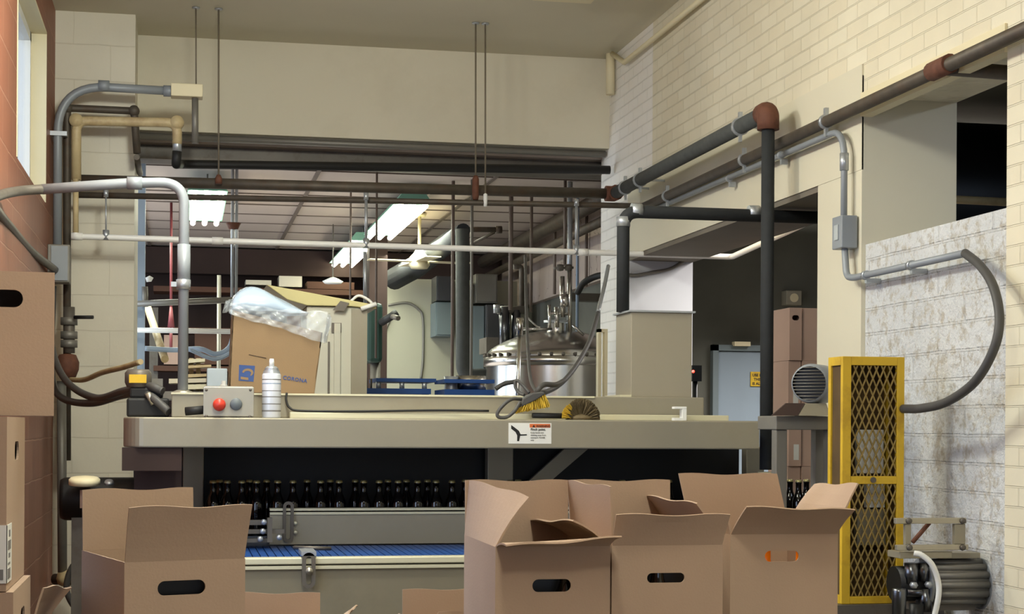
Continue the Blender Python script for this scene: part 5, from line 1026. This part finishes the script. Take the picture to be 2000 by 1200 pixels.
def carton(label, loc, w_, d_, h_, rz=0, flaps=(), hf=None, hl=None, hr=None, closed=False, group=None, m='card', extra=None):
    """origin: centre of the base. flaps: (side, tilt0, tilt1, L0, L1, slide0, slide1) degrees outward from upright"""
    t = thing('carton', label, 'cardboard box', loc, group, rz); W, D = w_/2, d_/2
    b = MB(); panel_hole(b, -W, W, 0, h_, -D, hf, TH); b.box((-W, D-TH, 0), (W, D, h_))
    def side(sx, hole):
        s = MB(); panel_hole(s, -D+TH, D-TH, 0, h_, 0, hole, TH); x = -W if sx < 0 else W-TH
        b.add([(x+v.y, v.x, v.z) for v in s.v], s.f)
    side(-1, hl); side(1, hr); b.box((-W+TH, -D+TH, 0), (W-TH, D-TH, TH)); b.build('box', m, t, local=True)
    if closed:
        for sg in (-1, 1): MB().box((-W, 0 if sg > 0 else -D, h_), (W, D if sg > 0 else -.002, h_+TH)).build('flap', m, t, local=True)
    for f in flaps:
        s, t0, t1, L0_, L1_ = f[:5]; s0, s1 = (f[5:] + (0, 0))[:2]
        if s == 'f': p0, p1, o, ax = Vector((-W, -D, h_)), Vector((W, -D, h_)), Vector((0, -1, 0)), Vector((1, 0, 0))
        if s == 'b': p0, p1, o, ax = Vector((-W, D, h_)), Vector((W, D, h_)), Vector((0, 1, 0)), Vector((1, 0, 0))
        if s == 'l': p0, p1, o, ax = Vector((-W, -D, h_)), Vector((-W, D, h_)), Vector((-1, 0, 0)), Vector((0, 1, 0))
        if s == 'r': p0, p1, o, ax = Vector((W, -D, h_)), Vector((W, D, h_)), Vector((1, 0, 0)), Vector((0, 1, 0))
        a0, a1 = math.radians(t0), math.radians(t1); NU, NV = 14, 4; vs = []; fr_ = []
        for j in range(NV+1):
            for i in range(NU+1):
                u, v = i/NU, j/NV; an = a0+(a1-a0)*u; L_ = L0_+(L1_-L0_)*u; an2 = an*(.85+.3*v)
                p = p0+(p1-p0)*(.006+.988*u)+(o*math.sin(an2)+UP*math.cos(an2))*L_*v+ax*(s0*(1-u)+s1*u)*v
                if j == NV: p += UP*.0025*math.sin(u*9+W*50)
                vs.append(p); fr_.append((o*math.cos(an)-UP*math.sin(an))*-TH)
        n0 = len(vs); fs = []
        for j in range(NV):
            for i in range(NU): q = j*(NU+1)+i; fs += [(q, q+1, q+NU+2, q+NU+1), (n0+q, n0+q+NU+1, n0+q+NU+2, n0+q+1)]
        rim = [i for i in range(NU+1)]+[j*(NU+1)+NU for j in range(1, NV+1)]+[NV*(NU+1)+i for i in range(NU-1, -1, -1)]+[j*(NU+1) for j in range(NV-1, 0, -1)]
        for k in range(len(rim)): i, j = rim[k], rim[(k+1) % len(rim)]; fs.append((i, n0+i, n0+j, j))
        MB().add(vs+[a_+b_ for a_, b_ in zip(vs, fr_)], fs).build('flap', m, t, local=True)
    return t
HB = .26; ztab = 1.235-HB
# tables under the foreground cartons
def shade_board(t, w_, y, h_, m='black'): return MB().box((-w_/2+.006, y, .006), (w_/2-.006, y+.004, h_-.012)).build('slot_shade_board', m, t, local=True)  # board added behind a handle slot, its black stands for the shade inside
def bench(lab, x0, x1, y0, y1, z):
    t = thing('roller_table', lab, 'table', ((x0+x1)/2, (y0+y1)/2, 0)); b = MB().box((x0, y0, z-.06), (x1, y0+.03, z-.012)).box((x0, y1-.03, z-.06), (x1, y1, z-.012)); b.build('side_rail', 'greymetal', t)
    r = MB(); k = x0+.03
    while k < x1-.02: r.tube([(k, y0+.03, z-.026), (k, y1-.03, z-.026)], .0255, 12); k += .07
    r.build('rollers', 'galv', t)
    for x_ in (x0+.02, x1-.06):
        for y_ in (y0, y1-.04): MB().box((x_, y_, 0), (x_+.04, y_+.04, z-.06)).build('leg', 'greymetal', t)
bench('roller table under the row of three open cartons at the right', .60, 1.60, 3.40, 4.12, ztab)
bench('roller table under the open carton at the left', -.262, .14, 3.12, 3.72, ztab)
# left open carton
A_ = WZ(243, 1100, 1.235); B_ = WZ(476, 1090, 1.235); rz = math.radians(17); wf = .238; dl = .33; B_ = A_+Vector((math.cos(rz), math.sin(rz), 0))*wf
ctr = A_+(B_-A_)/2+Vector((-math.sin(rz), math.cos(rz), 0))*dl/2
t = carton('large open carton at the left with raised flaps and a black handle slot', (ctr.x, ctr.y, ztab+.0005), wf, dl, HB, rz,
       [('f', 12, 10, .108, .106, -.0, .008), ('b', 3, 3, .125, .125, 0, 0)], hf=(-.008, HB-.052, .094, .028)); shade_board(t, wf, -dl/2+.03, HB)
# right row
Y0r = 3.475
xs = [(.663, .920), (.924, 1.180)]
t = carton('open carton with a pinkish raised left flap, first in the row of three', ((xs[0][0]+xs[0][1])/2, Y0r+.20, ztab+.0005), .256, .40, HB, 0,
       [('l', -30, -4, .130, .130, .0, 0), ('b', 2, 0, .130, .130), ('f', 74, 60, .05, .062, .012, .012), ('r', -48, -60, .10, .10, 0, 0)], hf=(-.003, HB-.085, .086, .028), group=None); shade_board(t, .256, -.2+.075, HB)
t = carton('open carton in the middle of the row of three, with a dented handle slot', ((xs[1][0]+xs[1][1])/2, Y0r+.205, ztab+.0005), .255, .40, HB, 0,
       [('f', 20, 14, .075, .070, .0, .012), ('b', 2, 2, .130, .130), ('l', 2, 3, .13, .13, 0, 0), ('r', -28, -28, .11, .11)], hf=(-.004, HB-.072, .086, .022)); shade_board(t, .255, -.2+.075, HB-.05)
C3x0, C3x1 = 1.262, 1.530
carton('rightmost open carton of the three, with amber bottles glowing in its handle slot', ((C3x0+C3x1)/2, 3.662+.17, ztab+.0105), .266, .34, HB, math.radians(-1),
       [('f', 34, 40, .085, .085, .02, .02), ('b', 1, 1, .132, .132, -.03, -.03), ('r', 24, 34, .132, .132, .02, .03), ('l', 10, 10, .03, .03)], hf=(-.006, HB-.052, .084, .026))
MB().box((1.255, 3.66, ztab), (1.54, 4.01, ztab+.010)).build('wood_board', 'card').__setitem__('label', 'thin brown board beneath the rightmost open carton'); bpy.data.objects['wood_board']['category'] = 'board'
# things inside cartons seen through the slots
amb = mat('backlit_brown_glass', (235, 120, 10), .15, var=.05)  # orange of light shining through brown glass, put into the base colour
for (x_, y_, z_, lab, am) in ((1.372, 3.735, ztab+.0152, 'amber bottle at the left end of the glowing handle slot', 1), (1.464, 3.735, ztab+.0152, 'amber bottle at the right end of the glowing handle slot', 1), (.83, 3.515, ztab+.0052, 'dark bottle glinting in the handle slot of the first carton in the row', 0), (1.04, 3.52, ztab+.0052, 'dark bottle inside the middle carton of the row', 0)):
    o = copy_tree(proto); o.location = (x_, y_, z_); o['label'] = lab; o['group'] = 'bottles inside the open cartons'
    if am:
        for ch in o.children:
            if ch.name.startswith('glass'): ch.data = ch.data.copy(); ch.data.materials[0] = amb
# lower cartons in the middle foreground
zl_ = .99
def lowstack(lab, label2, x0, x1, y0, y1, h, flaps, ztop):
    t = carton(lab, ((x0+x1)/2, (y0+y1)/2, ztop-h), x1-x0, y1-y0, h, 0, flaps)
    bench(label2, x0-.03, x1+.03, y0-.03, y1+.03, ztop-h-.0005)
p0 = WZ(470, 1200, 1.06); 
a = WY(462, 1160, 4.15); c = WY(640, 1160, 4.15)
lowstack('low open carton showing only brown flaps, just right of the large left carton', 'low roller table beneath the carton with only its flaps showing', a.x-.02, c.x, 4.0, 4.36, .26, [('b', 2, 2, .125, .12), ('f', 25, 25, .085, .085), ('r', 20, 42, .11, .13, .03, -.02)], WY(550, 1157, 4.36).z-.125)
a = WY(828, 1153, 4.1); c = WY(960, 1153, 4.1)
lowstack('low open carton half hidden behind the row of three, with a torn pink flap', 'low roller table beneath the half hidden low carton', a.x, a.x+.26, 4.18, 4.52, .26, [('b', 2, 2, .125, .125), ('l', 10, 10, .06, .06), ('f', -5, -5, .10, .10, .05, 0)], WY(870, 1153, 4.5).z-.125)
# stacks by the red wall
def stackbox(lab, x1, y0, w_, d_, z, h_, rz=0, **k): return carton(lab, (x1-w_/2, y0+d_/2, z), w_, d_, h_, rz, closed=k.pop('closed', True), **k)
hb = 1.507/5
xr0 = -.296
def wlabel(t, x, y0, z0, z1, xl):   # paper label wrapped round a corner
    b = MB(); b.box((xl, y0-.0012, z0), (x+.0012, y0, z1)); b.box((x, y0-.0012, z0), (x+.0012, y0+.075, z1)); o = b.build('paper_label', 'label', t); o['label'] = 'white paper label with grey print'
    q_ = MB()
    for (f0, f1, s0, s1) in ((.78, .90, .35, .6), (.56, .72, .15, .75), (.42, .50, .3, .6), (.30, .34, .15, .6), (.06, .24, .1, .65)): q_.box((x+.0012, y0+.075*s0, z0+(z1-z0)*f0), (x+.0018, y0+.075*s1, z0+(z1-z0)*f1))
    q_.box((xl+.01, y0-.0018, z0+(z1-z0)*.06), (x-.005, y0-.0012, z0+(z1-z0)*.24)); q_.build('print', 'greyink', o)
for k in range(5):
    z = hb*k+ .0006*k; lab = {4: 'closed carton with a narrow handle slot and white paper label, against the red wall', 3: 'closed carton with a handle slot at the very bottom left, under the labelled one'}.get(k, None)
    if k < 3: lab = ['bottom', 'second', 'third'][k]+' carton up in the stack beside the red wall'
    off = .012 if k == 3 else 0
    t = stackbox(lab, xr0+off, 2.93, .38, .325, z, hb-TH-.001, hr=(.01, hb-.062, .075, .034), group='cartons stacked beside the red wall')
    if k == 4: wlabel(t, xr0+.0005, 2.9295, 1.507-.285, 1.507-.185, xr0-.06)
# open flap of the low one sticking out
t = carton('low carton with one pale flap sticking out beside the bottom left stack', (-.385, 3.45, 0), .18, .24, 1.05, 0, [('r', 12, 30, .13, .12, 0, 0)], group=None)
# upper left carton on its own stack
for k in range(5):
    z = (hb+.0008)*k; stackbox(['bottom', 'second', 'third', 'fourth', 'fifth'][k]+' carton up in the hidden stack behind the labelled one', -.485, 3.30, .22, .30, z, hb-TH-.001, group='cartons of the hidden stack')
A0 = WY(79, 822, 3.29)
t = carton('big closed carton at the left edge, topmost by the red wall', (A0.x-.17, 3.46, 1.512), .36, .30, .277, math.radians(5), closed=True, hf=(.078, .228, .085, .034))
# side room cartons stacked in two columns
GS = 'cartons stacked in the side room'
ordn = ['bottom', 'second', 'third', 'fourth', 'fifth', 'sixth', 'seventh', 'topmost']
xc = [WY(1512, 700, 8.3).x, WY(1541, 700, 8.3).x, WY(1567, 700, 8.3).x]
H8 = WY(1550, 602, 8.3).z; hh = .283; nk = int(H8/hh); base = H8-nk*hh
for ci, (x_, wd) in enumerate(((xc[1], xc[2]-xc[1]-.002), (xc[2], .15))):
    for k in range(nk):
        z = (base+hh*k) if k else 0; h_ = hh-TH-.001 if k else base+hh-TH-.001
        lab = '%s carton from the floor in the %s column of the side room stack' % (['first', 'second', 'third', 'fourth', 'fifth', 'sixth', 'seventh', 'eighth'][k], ('left', 'right')[ci])
        tc_ = carton(lab, (x_+wd/2, 8.3+.15+.012*((k+ci) % 2), z+.0005*k), wd-.004, .30, h_, 0, closed=True, hf=(0, h_-.05, .04, .028) if (k+ci) % 2 == 0 else None, m='cardpink', group=GS)
        if ci == 0 and k in (nk-2, nk-3):
            o = MB().box((-wd*.1, -.1912+.0, h_*.12), (wd*.3, -.19, h_*.42)).build('paper_label', 'label', tc_, local=True); o.location.y = .04; o['label'] = 'small white paper label'
for (u, v0, v1, nm) in ((1561, 755, 783, 'upper'), (1550, 850, 877, 'lower')):
    pass
# ceiling fixtures that carry the room's lamps; only the far end of one reaches into the frame
for (lx, ly, lab) in ((.2, 5.9, 'pale hanging ceiling lamp over the machine, just above the top edge of the picture'), (.6, 2.3, 'pale hanging ceiling lamp near the camera, above the picture')):
    t = thing('ceiling_lamp', lab, 'ceiling lamp', (lx, ly, 3.50)); MB().box((lx-.13, ly-.9, 3.52), (lx+.13, ly+.9, 3.57)).build('housing', 'creamtrim', t)
    for yy in (ly-.7, ly+.7): MB().cyl((lx, yy, 3.57), (lx, yy, ZC), .008, 8).build('hanger', 'greymetal', t)
a = WZ(1040, 1, 3.72); c = WZ(1158, 3, 3.72)
t = thing('ceiling_lamp', 'pale unlit ceiling fixture whose far edge just shows at the top of the picture', 'ceiling lamp', ((a.x+c.x)/2, a.y-.6, 3.72)); MB().box((a.x, a.y-1.2, 3.72), (c.x, a.y, 3.79)).build('housing', 'creamtrim', t); MB().box((a.x+.02, a.y-1.15, 3.79), (c.x-.02, a.y-.05, ZC)).build('mount', 'creamtrim', t)
